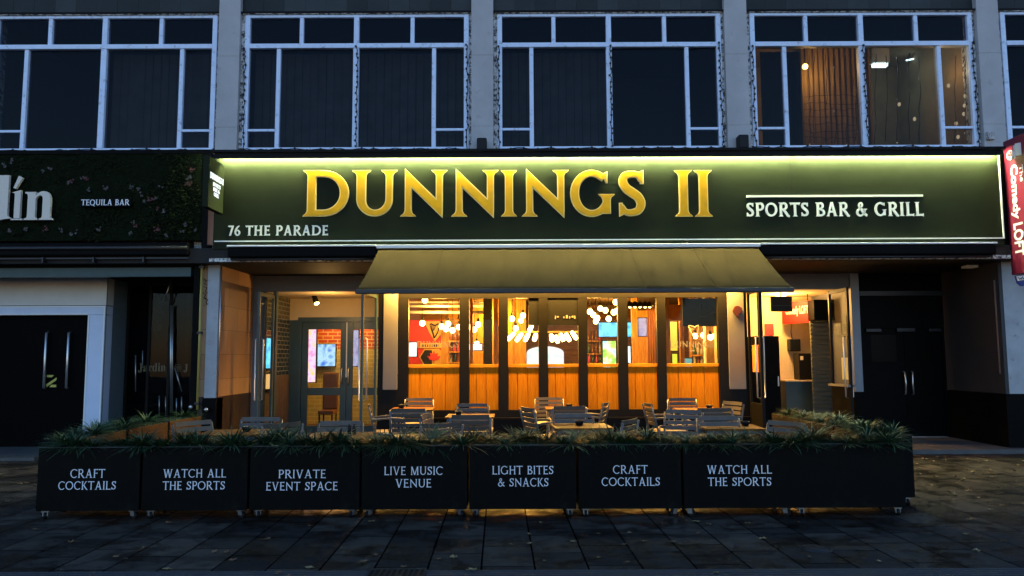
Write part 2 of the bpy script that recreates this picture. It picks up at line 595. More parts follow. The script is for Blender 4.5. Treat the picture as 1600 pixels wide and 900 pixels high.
def tag(o, label, cat, group=None, kind=None):
    if label: o['label'] = label
    if cat: o['category'] = cat
    if group: o['group'] = group
    if kind: o['kind'] = kind
    return o


def thing(name, label, cat, loc=(0, 0, 0), group=None, rotz=0.0):
    o = bpy.data.objects.new(name, None)
    o.empty_display_size = 0.1
    COL.objects.link(o)
    o.location = loc
    o.rotation_euler = (0, 0, rotz)
    return tag(o, label, cat, group)


def solo(name, mb, material, label, cat, loc, group=None, bevel=0.0, kind=None):
    """A thing that is one mesh; mb is in world coordinates, loc is its base."""
    off = Vector(loc)
    mb.v = [tuple(Vector(p) - off) for p in mb.v]
    o = mb.build(name, material, bevel=bevel)
    o.location = loc
    return tag(o, label, cat, group, kind)


def structure(name, mb, material):
    o = mb.build(name, material)
    o['kind'] = 'structure'
    return o


CH = {}


def dup(root, loc, rotz=None, label=None, group=None, scale=None):
    def cp(o, par):
        c = o.copy()
        COL.objects.link(c)
        if par is not None:
            c.parent = par
        for ch in list(o.children):
            cp(ch, c)
        return c
    r = cp(root, None)
    r.location = loc
    if rotz is not None: r.rotation_euler = (0, 0, rotz)
    if label: r['label'] = label
    if group: r['group'] = group
    if scale: r.scale = scale
    return r


# ------------------------------------------------------------------ lettering: flared roman capitals drawn as strokes
def catmull(p, n=8):
    out = []
    for i in range(len(p) - 1):
        a, b, c, d = p[max(0, i - 1)], p[i], p[i + 1], p[min(len(p) - 1, i + 2)]
        for k in range(n):
            t = k / n
            out.append(tuple(0.5 * (2 * b[j] + (c[j] - a[j]) * t + (2 * a[j] - 5 * b[j] + 4 * c[j] - d[j]) * t * t + (3 * b[j] - a[j] - 3 * c[j] + d[j]) * t ** 3) for j in range(len(b))))
    out.append(tuple(p[-1]))
    return out


def glyph(ch, T):
    """Strokes of a capital 1 high: each a list of (x, y, width) along its middle line, or ('poly', outline). Returns strokes and width."""
    t = T * 0.72
    F = 0.05 + T * 0.25
    out = []

    def stem(x, y0=0.0, y1=1.0, w=T, sb=True, st=True):
        pts = []
        if sb:
            pts += [(x, y0, w + 2 * F), (x, y0 + .02, w + 1.5 * F), (x, y0 + .045, w + .7 * F), (x, y0 + .09, w + .15 * F), (x, y0 + .13, w)]
        else:
            pts += [(x, y0, w)]
        if st:
            pts += [(x, y1 - .13, w), (x, y1 - .09, w + .15 * F), (x, y1 - .045, w + .7 * F), (x, y1 - .02, w + 1.5 * F), (x, y1, w + 2 * F)]
        else:
            pts += [(x, y1, w)]
        out.append(pts)

    def bar(x0, x1, y, w=t, end=0.0):
        pts = [(x0, y, w)]
        if end:
            pts += [(x1 - .08, y, w), (x1 - .03, y, w + end * .5), (x1, y, w + end)]
        else:
            pts += [(x1, y, w)]
        out.append(pts)

    def arc(cx, cy, rx, ry, a0, a1, w0=t, w1=T, n=26):
        pts = []
        for i in range(n + 1):
            a = R(a0 + (a1 - a0) * i / n)
            pts.append((cx + rx * math.cos(a), cy + ry * math.sin(a), w0 + (w1 - w0) * math.cos(a) ** 2))
        return pts

    def diag(x0, y0, x1, y1, w):
        dy = abs(y1 - y0)
        ln = math.hypot(x1 - x0, y1 - y0)
        h = w * ln / dy / 2
        out.append(('poly', [(x0 - h, y0), (x0 + h, y0), (x1 + h, y1), (x1 - h, y1)]))

    x = F + T / 2
    if ch == 'I':
        stem(x); return out, 2 * x
    if ch == 'D':
        stem(x)
        cx = x + .26
        out.append([(x, 1 - t / 2, t), (cx, 1 - t / 2, t)] + arc(cx, .5, .50 - T / 4, .5 - t / 2, 90, -90)[1:-1] + [(cx, t / 2, t), (x, t / 2, t)])
        return out, cx + .50 + T / 4
    if ch == 'U':
        x2 = x + .58
        rx = (x2 - x) / 2
        stem(x, .36, 1, T, False, True); stem(x2, .36, 1, t, False, True)
        pts = []
        for i in range(25):
            a = R(180 + 180 * i / 24)
            k = i / 24
            pts.append((x + rx + rx * math.cos(a), .37 + (.37 - t / 2) * math.sin(a), (T * (1 - k) + t * k) * (0.8 + .2 * math.cos(a) ** 2)))
        out.append(pts)
        return out, x2 + t / 2 + F
    if ch == 'N':
        x2 = x + .66
        stem(x, 0, .84, t, True, False); stem(x2, 0.1, 1, t, False, True)
        hv = T * 1.5
        xl, xr = x - t / 2, x2 + t / 2
        out.append(('poly', [(xl, 1.03), (xl, 1.03 - hv), (xr, -.03), (xr, -.03 + hv)]))
        return out, x2 + t / 2 + F
    if ch in 'CGOQ':
        r = .47 - T / 2
        cx = .47
        if ch in 'OQ':
            p = arc(cx, .5, r + .02, .5 - t / 2, 0, 360, n=48)
            out.append(p)
            if ch == 'Q':
                out.append([(.55, .12, t), (.72, -.06, t), (.95, -.16, t * .7)])
            return out, .97
        p = arc(cx, .5, r, .51 - t / 2, 48, 312 if ch == 'C' else 330)
        p[0] = (p[0][0] + .01, p[0][1], t * 1.0)
        out.append(p)
        ex, ey, _ = p[0]
        out.append(('poly', [(ex + t * .45, ey - t * .75), (ex + t * .62, ey - t * .75), (ex + t * .62, ey + t * 1.05), (ex - t * .2, ey + t * .7)]))
        if ch == 'C':
            ex, ey, _ = p[-1]
            out.append(('poly', [(ex - t * .1, ey - t * .5), (ex + t * .5, ey + t * .1), (ex + t * .45, ey + t * .5), (ex - t * .1, ey + t * .4)]))
            return out, .84
        stem(cx + r * .87, .06, .47, T * .9, False, True)
        return out, cx + r * .87 + T * .45 + F
    if ch == 'S':
        w = T / .19
        p = [(.51, .80, t * .8), (.44, .905, t * .9), (.30, .95 - t * .2, t), (.155, .885, T * .85), (.115, .745, T), (.19, .61, T * 1.02), (.31, .52, T * 1.05),
             (.44, .42, T * 1.02), (.505, .275, T), (.45, .13, T * .88), (.31, .05 + t * .2, t), (.17, .09, t * .9), (.075, .21, t * .8)]
        out.append(catmull(p, 6))
        out.append(('poly', [(.50, .72), (.56, .72), (.56, 1.0), (.44, .95)]))
        out.append(('poly', [(.03, 0.0), (.14, .05), (.09, .28), (.03, .28)]))
        return out, .60
    if ch in 'PRB':
        stem(x)
        if ch == 'B':
            ym = .53
            out.append([(x, 1 - t / 2, t), (x + .18, 1 - t / 2, t)] + arc(x + .18, (1 + ym) / 2, .2, (1 - ym) / 2 - t / 4, 90, -90)[1:-1] + [(x + .18, ym + t * .1, t), (x, ym + t * .1, t)])
            out.append([(x, ym, t), (x + .22, ym, t)] + arc(x + .22, ym / 2, .25, ym / 2 - t / 2, 90, -90)[1:-1] + [(x + .22, t / 2, t), (x, t / 2, t)])
            return out, x + .47 + T / 2
        ym = .45 if ch == 'P' else .47
        out.append([(x, 1 - t / 2, t), (x + .19, 1 - t / 2, t)] + arc(x + .19, (1 + ym) / 2, .25, (1 - ym) / 2 - t / 4, 90, -90)[1:-1] + [(x + .19, ym + t * .25, t), (x, ym + t * .25, t)])
        if ch == 'R':
            out.append([(x + .2, .50, T * .9), (x + .42, .22, T), (x + .56, .04, T * .95), (x + .68, -.01, T * .6)])
            return out, x + .66
        return out, x + .45 + T / 2
    if ch in 'EFL':
        stem(x)
        e = .09
        if ch in 'EF':
            bar(x, x + .42, 1 - t / 2, t, e); bar(x, x + .36, .53, t, e)
        if ch in 'EL':
            bar(x, x + (.46 if ch == 'E' else .48), t / 2, t, e)
        return out, x + (.46 if ch != 'F' else .42) + .02
    if ch == 'T':
        stem(.38, 0, .95, T, True, False)
        out.append([(.0, 1 - t / 2 - .03, t + .1), (.04, 1 - t / 2 - .01, t + .03), (.1, 1 - t / 2, t), (.66, 1 - t / 2, t), (.72, 1 - t / 2 - .01, t + .03), (.76, 1 - t / 2 - .03, t + .1)])
        return out, .76
    if ch == 'H':
        x2 = x + .56
        stem(x); stem(x2); bar(x, x2, .52)
        return out, x2 + x
    if ch == 'K':
        stem(x)
        diag(x + .12, .46, x + .47, 1, t)
        out.append([(x + .14, .56, T), (x + .36, .25, T), (x + .52, .05, T * .95), (x + .66, -.01, T * .55)])
        bar(x + .36, x + .58, 1 - .02, .04)
        return out, x + .62
    if ch == 'A':
        diag(.14, 0, .45, 1.02, t); diag(.74, 0, .45, 1.02, T); bar(.24, .64, .33)
        bar(.02, .26, .02, .04); bar(.60, .90, .02, .04)
        return out, .90
    if ch == 'V':
        diag(.44, -.02, .13, 1, T); diag(.44, -.02, .74, 1, t)
        bar(-.0, .28, .98, .04); bar(.62, .86, .98, .04)
        return out, .86
    if ch == 'W':
        diag(.36, -.02, .13, 1, T); diag(.36, -.02, .60, 1, t); diag(.84, -.02, .60, 1, T); diag(.84, -.02, 1.07, 1, t)
        bar(0, .27, .98, .04); bar(.5, .72, .98, .04); bar(.96, 1.19, .98, .04)
        return out, 1.19
    if ch == 'M':
        stem(x, 0, 1, t, True, False); stem(x + .74, 0, 1, T, True, False)
        diag(x + .37, .0, x + .03, 1, T); diag(x + .37, .0, x + .71, 1, t)
        return out, x * 2 + .74
    if ch == '&':
        p = [(.86, .02, T * .8), (.62, .22, T), (.40, .50, T), (.25, .72, T * .9), (.26, .87, t), (.37, .95, t), (.48, .88, t), (.47, .74, t), (.33, .59, t), (.13, .40, T * .9), (.08, .22, T), (.2, .06, t), (.38, .04, t), (.56, .15, t), (.68, .33, t * .8), (.73, .50, t * .7)]
        out.append(catmull(p, 5)); bar(.58, .86, .50, .05)
        return out, .9
    if ch == '7':
        out.append([(.04, .88, .2), (.07, 1 - t / 2, t * 1.2), (.5, 1 - t / 2, t)])
        diag(.2, 0, .49, 1, T * .9)
        return out, .56
    if ch == '6':
        p = [(.50, .98, t * .6), (.30, .84, t), (.15, .60, T * .9), (.09, .34, T), (.17, .11, T * .8), (.31, .045, t), (.47, .12, T * .8), (.52, .30, T), (.45, .47, T * .8), (.33, .53, t), (.2, .48, t * .8), (.12, .38, t * .6)]
        out.append(catmull(p, 6))
        return out, .60
    return out, .38                                   # a space


def stroke_quads(st, grow=0.0):
    if st[0] == 'poly':
        if not grow:
            return [st[1]]
        p = st[1]
        c = Vector((sum(q[0] for q in p) / len(p), sum(q[1] for q in p) / len(p)))
        res, k = [], len(p)
        area = sum(p[i][0] * p[(i + 1) % k][1] - p[(i + 1) % k][0] * p[i][1] for i in range(k))
        sg = 1 if area > 0 else -1
        for i in range(k):
            a, b, d = Vector(p[i - 1]), Vector(p[i]), Vector(p[(i + 1) % k])
            e1, e2 = (b - a), (d - b)
            if e1.length < 1e-9 or e2.length < 1e-9:
                res.append(tuple(b)); continue
            n1 = Vector((e1.y, -e1.x)).normalized() * sg
            n2 = Vector((e2.y, -e2.x)).normalized() * sg
            m = (n1 + n2)
            m = m.normalized() * min(1.6 * grow, grow / max(.3, m.normalized().dot(n1))) if m.length > 1e-6 else n1 * grow
            res.append(tuple(b + m))
        return [res]
    L, Rr = [], []
    k = len(st)
    closed = abs(st[0][0] - st[-1][0]) < 1e-6 and abs(st[0][1] - st[-1][1]) < 1e-6
    for i, (x, y, w) in enumerate(st):
        a = st[i - 1] if i else (st[-2] if closed else st[0])
        b = st[i + 1] if i < k - 1 else (st[1] if closed else st[-1])
        d = Vector((b[0] - a[0], b[1] - a[1])).normalized()
        n = Vector((-d.y, d.x)) * (w / 2 + grow)
        e = Vector((0, 0))
        if not closed and grow > 0:
            if i == 0: e = -d * grow
            if i == k - 1: e = d * grow
        L.append((x + n.x + e.x, y + n.y + e.y)); Rr.append((x - n.x + e.x, y - n.y + e.y))
    return [('strip', L, Rr, closed)]


def text_width(s, T, gap):
    w = 0
    for i, c in enumerate(s):
        w += glyph(c, T)[1] + (gap if i < len(s) - 1 else 0)
    return w


def add_glyph(mb, ch, T, fn, depth, grow=0.0, eps=0.0004, back=0.0):
    """fn(u, v, d) takes letter coordinates and a height above the surface to a point."""
    st, w = glyph(ch, T)
    for i, s in enumerate(st):
        dd = depth + i * eps
        for q in stroke_quads(s, grow):
            if q[0] == 'strip':
                _, L, Rr, closed = q
                k = len(L)
                vs = []
                for a, b in zip(L, Rr):
                    vs += [fn(*a, dd), fn(*b, dd), fn(*b, back), fn(*a, back)]
                fs = []
                for j in range(k - 1):
                    o, p = j * 4, j * 4 + 4
                    for e in range(4):
                        fs.append((o + e, o + (e + 1) % 4, p + (e + 1) % 4, p + e))
                if not closed:
                    fs += [(3, 2, 1, 0), ((k - 1) * 4, (k - 1) * 4 + 1, (k - 1) * 4 + 2, (k - 1) * 4 + 3)]
                mb._add(vs, fs)
            else:
                mb.prism(q, lambda u, v: fn(u, v, dd), lambda u, v: fn(u, v, back))
    return w


def add_text(mb, s, T, x0, x1, z, h, y, depth=0.006, gap=0.09, grow=0.0, frame=None):
    """A line of capitals on the plane y (facing -Y), fitted from x0 to x1, its foot at z and h high."""
    W = text_width(s, T, gap)
    sx = (x1 - x0) / W
    u0 = 0.0
    for c in s:
        if frame:
            fn = lambda u, v, d, u0=u0: frame(x0 + (u0 + u) * sx, z + v * h, d)
        else:
            fn = lambda u, v, d, u0=u0: (x0 + (u0 + u) * sx, y - d, z + v * h)
        w = add_glyph(mb, c, T, fn, depth, grow)
        u0 += w + gap


def font_mesh(body, bold_serif=True, offset=0.0):
    """Outline letters of the built-in typeface as flat triangles, 1 em high; returns verts (u,v) and faces."""
    if bold_serif:
        s = ''
        for c in body:
            if 'A' <= c <= 'Z': s += chr(0x1D400 + ord(c) - 65)
            elif 'a' <= c <= 'z': s += chr(0x1D41A + ord(c) - 97)
            else: s += c
        body = s
    c = bpy.data.curves.new('lettering', 'FONT')
    c.body = body
    c.offset = offset
    c.resolution_u = 5
    o = bpy.data.objects.new('lettering', c)
    COL.objects.link(o)
    bpy.context.view_layer.update()
    me = bpy.data.meshes.new_from_object(o.evaluated_get(bpy.context.evaluated_depsgraph_get()))
    vs = [(v.co.x, v.co.y) for v in me.vertices]
    fs = [tuple(p.vertices) for p in me.polygons]
    bpy.data.objects.remove(o)
    bpy.data.curves.remove(c)
    bpy.data.meshes.remove(me)
    return vs, fs


def add_font(mb, body, fit, fn, depth, **kw):
    """fit = (u0, u1, v0, v1) the box the ink is fitted to; fn(u, v, d) -> point. Solid letters."""
    vs, fs = font_mesh(body, **kw)
    ux = [v[0] for v in vs]; uy = [v[1] for v in vs]
    a, b, c, d = min(ux), max(ux), min(uy), max(uy)
    q = [(fit[0] + (v[0] - a) / (b - a) * (fit[1] - fit[0]), fit[2] + (v[1] - c) / (d - c) * (fit[3] - fit[2])) for v in vs]
    k = len(q)
    edge = {}
    for f in fs:
        for i in range(len(f)):
            e = (f[i], f[(i + 1) % len(f)])
            edge[tuple(sorted(e))] = edge.get(tuple(sorted(e)), []) + [e]
    side = [v[0] for v in edge.values() if len(v) == 1]
    mb._add([fn(*p, depth) for p in q] + [fn(*p, 0) for p in q],
            list(fs) + [tuple(i + k for i in reversed(f)) for f in fs] + [(b2, a2, a2 + k, b2 + k) for a2, b2 in side])

# ================================================================== SETTING
YF, YS = 12.8, 14.5            # pillar faces; the recessed ground-floor fronts
g = MB()
g._add([(-60, -40, 0), (60, -40, 0), (60, 60, 0), (-60, 60, 0)], [(0, 1, 2, 3)])
structure('pavement', g, 'paving')

# ribbed strip along the front of the pavement
rb = MB()
y1 = 5.86
yy = 4.4
while yy < y1 - 0.05:
    rb.box(-14, 14, yy, yy + 0.030, 0.0, 0.013)
    yy += 0.052
structure('ribbed_pavement_strip', rb, 'ribbed_paving')
structure('rib_gap_dark', MB().box(-14, 14, 4.38, y1, -0.02, 0.004), 'black_flashing')  # black sheet under the ribs, darkens the gaps by colour for depth

st = MB()
st.box(PX(1415, 690, 12.6), 8.6, 12.55, YS + .1, -0.02, 0.07)
structure('entrance_step_path', st, 'step_stone')
st = MB()
st.box(-12.0, PX(60, 700, 12.3), 12.2, 13.75, -0.02, 0.05)
structure('side_step_path', st, 'step_stone')

# ================================================================== THE TERRACE BUILDING (upper floor)
bld = thing('terrace_building', 'post-war terrace with pale concrete pillars and slate panels over the shops', 'building', (0, YF, 0))
Zpil0 = PZ(360, 238, YF)
pil_px = [(343, 376), (736.5, 770.5), (1131, 1166), (1525, 1559)]
pil_x = [(PX(a, 10, YF), PX(b, 10, YF)) for a, b in pil_px]
bay = (pil_x[3][0] - pil_x[0][0]) / 3
pil_x = [(pil_x[0][0] - bay * 2, pil_x[0][1] - bay * 2), (pil_x[0][0] - bay, pil_x[0][1] - bay)] + pil_x + [(pil_x[3][0] + bay, pil_x[3][1] + bay), (pil_x[3][0] + 2 * bay, pil_x[3][1] + 2 * bay)]
ZT = 9.3
for a, b in pil_x:
    p = MB()
    zs = [Zpil0 - .5, 5.62, 6.9, 8.0, ZT]
    for z0, z1 in zip(zs, zs[1:]):
        p.box(a, b, YF, YF + 0.75, z0 + .004, z1 - .004)
    p.box(a + .006, b - .006, YF + .006, YF + .74, zs[0], ZT - .01)
    p.build('pillar', 'concrete', bld)
WIN = []
for k in range(len(pil_x) - 1):
    x0, x1 = pil_x[k][1], pil_x[k + 1][0]
    WIN.append((x0, x1))
    # slate cladding above the window
    zt = PZ(555, 20, YF + .1)
    n = 11
    for i in range(n):
        w = (x1 - x0) / n
        p = MB().box(x0 + i * w + .002, x0 + (i + 1) * w - .002, YF + .10 + .004 * rnd.random(), YF + .3, zt, ZT)
        p.build('spandrel_panel', rnd.choice(['slate_a', 'slate_a', 'slate_b', 'slate_c']), bld)
    p = MB().box(x0, x1, YF + .02, YF + .3, zt - .035, zt - .002)
    p.build('flashing', 'black_flashing', bld)
rf = MB().box(pil_x[0][0], pil_x[-1][1], YF + .32, 20, ZT - .2, ZT)
rf.build('roof', 'black_flashing', bld)


def upper_window(x0, x1, lit=False):
    """The metal window of one bay: frame, panes, sill; the room behind it."""
    yw = YF + .12
    L, Rr = x0 + .07, x1 - .05
    top, bot = PZ(555, 25, yw), PZ(555, 236, yw)
    tr0, tr1 = PZ(555, 77, yw), PZ(555, 70, yw)
    W = Rr - L
    win = MB()
    fw = .085
    fr = MB()
    d0, d1 = yw - .06, yw + .06
    fr.box(L, L + fw, d0, d1, bot, top); fr.box(Rr - fw, Rr, d0, d1, bot, top)
    fr.box(L + fw, Rr - fw, d0 + .004, d1, top - .05, top); fr.box(L + fw, Rr - fw, d0 + .004, d1, bot, bot + .055)
    fr.box(L + fw, Rr - fw, d0 - .01, d1, tr0, tr1)
    mx = L + W * .498
    fr.box(mx - .05, mx + .05, d0 - .004, d1, bot + .055, tr0); fr.box(mx - .045, mx + .045, d0 - .004, d1, tr1, top - .05)
    cols = []
    for q in (.252, .748):
        fr.box(L + W * q - .035, L + W * q + .035, d0 + .01, d1 - .01, tr1, top - .05)
    for q in (.152, .845):
        fr.box(L + W * q - .036, L + W * q + .036, d0 + .01, d1 - .01, bot + .055, tr0)
    zl = PZ(555, 204, yw)
    fr.box(L + fw, L + W * .152 - .036, d0 + .014, d1 - .014, zl - .022, zl + .022)
    fr.box(L + W * .845 + .036, Rr - fw, d0 + .014, d1 - .014, zl - .022, zl + .022)
    wo = fr.build('window', 'white_frame', bld, bevel=.006)
    pn = MB()
    # each light leans by a hair, as old glass does
    xs = [L + fw, L + W * .152, mx, L + W * .845, Rr - fw]
    for i in range(4):
        t = (rnd.random() - .5) * .012
        a, b = xs[i] + .0, xs[i + 1]
        pn.hexa([(a, yw + .0 - t, bot + .05), (b, yw + t, bot + .05), (b, yw + t * .5, tr0), (a, yw - t, tr0)],
                [(a, yw + .006 - t, bot + .05), (b, yw + .006 + t, bot + .05), (b, yw + .006 + t * .5, tr0), (a, yw + .006 - t, tr0)])
    xs = [L + fw, L + W * .252, mx, L + W * .748, Rr - fw]
    for i in range(4):
        t = (rnd.random() - .5) * .015
        a, b = xs[i], xs[i + 1]
        pn.hexa([(a, yw - t, tr1), (b, yw + t, tr1), (b, yw + t, top - .05), (a, yw - t, top - .05)],
                [(a, yw + .006 - t, tr1), (b, yw + .006 + t, tr1), (b, yw + .006 + t, top - .05), (a, yw + .006 - t, top - .05)])
    pn.build('pane', 'window_glass', wo)
    sl = MB()
    sl.box(L - .06, Rr + .05, yw - .14, yw + .1, bot - .07, bot - .004)
    sl.build('sill', 'flaked_paint', wo)
    hd = MB()
    n = 40
    for i in range(n):                                # the ragged edge of old paint and mortar along the head
        a = L - .04 + (W + .08) * i / n
        hd.box(a, a + (W + .08) / n + .002, yw - .08 - .01 * rnd.random(), yw + .05, top + .003, top + .02 + .02 * rnd.random())
    hd.build('head_strip', 'flaked_paint', wo)
    # brick jambs between the frame and the pillars
    for a_, b_ in ((x0 + .002, L - .002), (Rr + .002, x1 - .002)):
        MB().box(a_, b_, yw - .03, yw + .3, bot, top + .02).build('jamb', 'flaked_paint', wo)
    # the room behind
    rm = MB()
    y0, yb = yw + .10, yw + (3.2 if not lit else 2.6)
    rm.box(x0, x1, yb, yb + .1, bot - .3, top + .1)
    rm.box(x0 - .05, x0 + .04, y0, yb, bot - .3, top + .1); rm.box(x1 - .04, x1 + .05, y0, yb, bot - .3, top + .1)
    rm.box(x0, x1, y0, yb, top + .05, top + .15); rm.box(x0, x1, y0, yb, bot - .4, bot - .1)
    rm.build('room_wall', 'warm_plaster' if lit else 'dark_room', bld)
    if lit:
        MB().box(L + fw, Rr - fw, yw + .075, yw + .09, tr1 + .01, top - .04).build('transom_blackout', 'black_flashing', wo)  # added board, keeps the lit room out of the upper panes
    return L, Rr, bot, top, tr0, mx, yw


UW = []
for k, (x0, x1) in enumerate(WIN):
    UW.append(upper_window(x0, x1, lit=(k == 4)))
# blinds hang behind the two middle windows
for k, halves in ((2, (0, 1)), (3, (0,)), (1, (1,))):
    L, Rr, bot, top, tr0, mx, yw = UW[k]
    for hlf in halves:
        a, b = (L + .1, mx - .02) if hlf == 0 else (mx + .02, Rr - .1)
        lab = {(2, 0): 'dark vertical slat blind in the upper window over the gold D and U, first half',
               (2, 1): 'dark vertical slat blind in the upper window over the gold letters, half with pale gaps',
               (3, 0): 'dark vertical slat blind behind the upper window over the gold G and S',
               (1, 1): 'faint dark vertical blind in the upper window above the mossy sign'}[(k, hlf)]
        mb = MB()
        n = 13
        for i in range(n):
            xa = a + (b - a) * i / n
            w = (b - a) / n * .93
            tl = (rnd.random() - .5) * .03
            mb.hexa([(xa, yw + .25 + tl, bot + .06), (xa + w, yw + .25 - tl, bot + .06), (xa + w, yw + .25 - tl, tr0 + .02), (xa, yw + .25 + tl, tr0 + .02)],
                    [(xa, yw + .255 + tl, bot + .06), (xa + w, yw + .255 - tl, bot + .06), (xa + w, yw + .255 - tl, tr0 + .02), (xa, yw + .255 + tl, tr0 + .02)])
        solo('vertical_blind', mb, 'blind_fabric', lab, 'blind', ((a + b) / 2, yw + .25, bot), bevel=0)
# the lit room: ceiling tube, wall lamp, plants of light
L, Rr, bot, top, tr0, mx, yw = UW[4]
z = PZ(1258, 104, yw + 1.0)
x = PX(1258, 104, yw + 1.0)
t = thing('wall_lamp', 'small glowing amber lamp in the lit upstairs window', 'lamp', (x, yw + 1.0, z))
MB().sphere((x, yw + 1.0, z), .055, 10).build('bulb', 'amber_glow', t)
MB().tube([(x, yw + 1.0, z + .05), (x, yw + 1.0, z + .15), (x, yw + 1.0, top + .04)], .012).build('stem', 'black_plastic', t)
la = bpy.data.lights.new('wall_lamp_light', 'POINT')
la.energy = 11; la.color = (1, .55, .15); la.shadow_soft_size = .08
lo = bpy.data.objects.new('wall_lamp_light', la); lo.parent = t; lo.location = (0, -.12, -.1); COL.objects.link(lo)
x, z = P(1375, 102, yw + 1.4)
t = thing('strip_lamp', 'short white fluorescent lamp on the ceiling of the lit upstairs room', 'lamp', (x, yw + 1.4, z))
MB().box(x - .14, x + .14, yw + 1.36, yw + 1.46, z - .03, z + .03).build('tube', 'tube_white', t, bevel=.01)
MB().box(x - .17, x + .17, yw + 1.35, yw + 1.47, z + .034, top + .045).build('housing', 'white_wall', t)
la = bpy.data.lights.new('strip_lamp_light', 'POINT')
la.energy = 5; la.color = (.7, 1, .95); la.shadow_soft_size = .1
lo = bpy.data.objects.new('strip_lamp_light', la); lo.parent = t; lo.location = (0, 0, -.12); COL.objects.link(lo)
# brown hanging behind the lamp and a lit side panel
mb = MB()
a, b = PX(1254, 150, yw + 1.3), PX(1362, 150, yw + 1.3)
for i in range(26):
    xa, xb2 = a + (b - a) * i / 26, a + (b - a) * (i + 1) / 26
    ya_, yb_ = yw + 1.3 + .045 * (i % 2), yw + 1.3 + .045 * ((i + 1) % 2)
    mb.hexa([(xa, ya_, bot - .08), (xb2, yb_, bot - .08), (xb2, yb_, top + .04), (xa, ya_, top + .04)], [(xa, ya_ + .02, bot - .08), (xb2, yb_ + .02, bot - .08), (xb2, yb_ + .02, top + .04), (xa, ya_ + .02, top + .04)])
solo('curtain', mb, mat('brown_hanging', (.22, .14, .06), .85, var=.35, scale=5, stretch=(3, 3, .5)), 'brown pleated hanging behind the amber lamp in the lit upstairs window', 'curtain', ((a + b) / 2, yw + 1.3, bot - .08))
a, b = PX(1479, 150, yw + .9), PX(1530, 150, yw + .9)
solo('partition', MB().hexa([(a, yw + 1.0, bot - .09), (b, yw + .5, bot - .09), (b, yw + .5, top + .03), (a, yw + 1.0, top + .03)], [(a, yw + 1.05, bot - .09), (b, yw + .55, bot - .09), (b, yw + .55, top + .03), (a, yw + 1.05, top + .03)]), mat('ochre_board', (.45, .24, .09), .8, var=.25, scale=4), 'ochre wall panel lit at the edge of the lit upstairs window', 'partition', ((a + b) / 2, yw + .8, bot - .09))
la = bpy.data.lights.new('side_panel_light', 'POINT')  # warm point light by the ochre panel, no lamp body
la.energy = 2.2; la.color = (1, .6, .22); la.shadow_soft_size = .05
lo = bpy.data.objects.new('side_panel_light', la); lo.parent = t; lo.location = (PX(1470, 150, yw + .5) - x, -.95, -.5); COL.objects.link(lo)
x, z = P(1424, 92, yw + 1.8)
t = thing('strip_lamp', 'slim tilted white lamp farther back in the lit upstairs room', 'lamp', (x, yw + 1.8, z))
MB().tube([(x - .1, yw + 1.8, z - .03), (x + .1, yw + 1.9, z + .04)], .015).build('tube', 'tube_white', t)
MB().tube([(x, yw + 1.85, z + .02), (x, yw + 1.85, top + .045)], .008).build('rod', 'black_plastic', t)
# a dark curtain at its near side and an orange wall panel
mb = MB()
a, b = PX(1190, 150, yw + .3), PX(1253, 150, yw + .3)
for i in range(9):
    xa = a + (b - a) * i / 9
    mb.hexa([(xa, yw + .3 + .03 * (i % 2), bot - .05), (xa + (b - a) / 9, yw + .33 - .03 * (i % 2), bot - .05), (xa + (b - a) / 9, yw + .33 - .03 * (i % 2), tr0 + .05), (xa, yw + .3 + .03 * (i % 2), tr0 + .05)],
            [(xa, yw + .32 + .03 * (i % 2), bot - .05), (xa + (b - a) / 9, yw + .35 - .03 * (i % 2), bot - .05), (xa + (b - a) / 9, yw + .35 - .03 * (i % 2), tr0 + .05), (xa, yw + .32 + .03 * (i % 2), tr0 + .05)])
solo('curtain', mb, 'dark_room', 'black curtain drawn across the side of the lit upstairs window', 'curtain', ((a + b) / 2, yw + .3, bot - .05))
# net of fairy lights hung inside it
mb = MB()
bulbs = []
yn = yw + .16
for i, px in enumerate((1265, 1272, 1291, 1305, 1322, 1338, 1368, 1385, 1402, 1420, 1437, 1492, 1508)):
    pts = []
    for j in range(9):
        X, Z = P(px + rnd.uniform(-2, 2), 86 + j * (17 if px < 1500 else 15) + rnd.uniform(-3, 3), yn)
        Z = max(Z, bot + .06)
        pts.append((X, yn, Z)); bulbs.append((X, yn, Z - .02))
    mb.tube(pts, .006, 5)
for j in range(7):
    py = 150 + j * 11
    pts = []
    for i in range(10):
        X, Z = P(1256 + i * (10.5 if j % 2 else 9), py + rnd.uniform(-2.5, 2.5), yn + .01)
        pts.append((X, yn + .01, Z))
    mb.tube(pts, .005, 5)
t = thing('fairy_lights', 'net of thin dark fairy light cables hanging inside the lit upstairs window', 'string lights', (mx, yn, bot))
mb.build('cable', 'black_plastic', t)
mb = MB()
for i, bpos in enumerate(bulbs):
    if i % 4 == 0:
        mb.sphere(bpos, .007, 5)
mb.build('bulb_dots', 'speck_glow', t)
leafs = MB()
for px, py in ((1482, 134), (1508, 150), (1507, 165), (1506, 178), (1494, 193), (1497, 200), (1497, 214), (1429, 186), (1405, 163)):
    X, Z = P(px, py, yn + .05)
    leafs.sphere((X, yn + .05, Z), .028, 7, 1.3)
leafs.build('lamp_dots', emit_mat('leaf_glow', (1.0, .75, .4), .22), t)
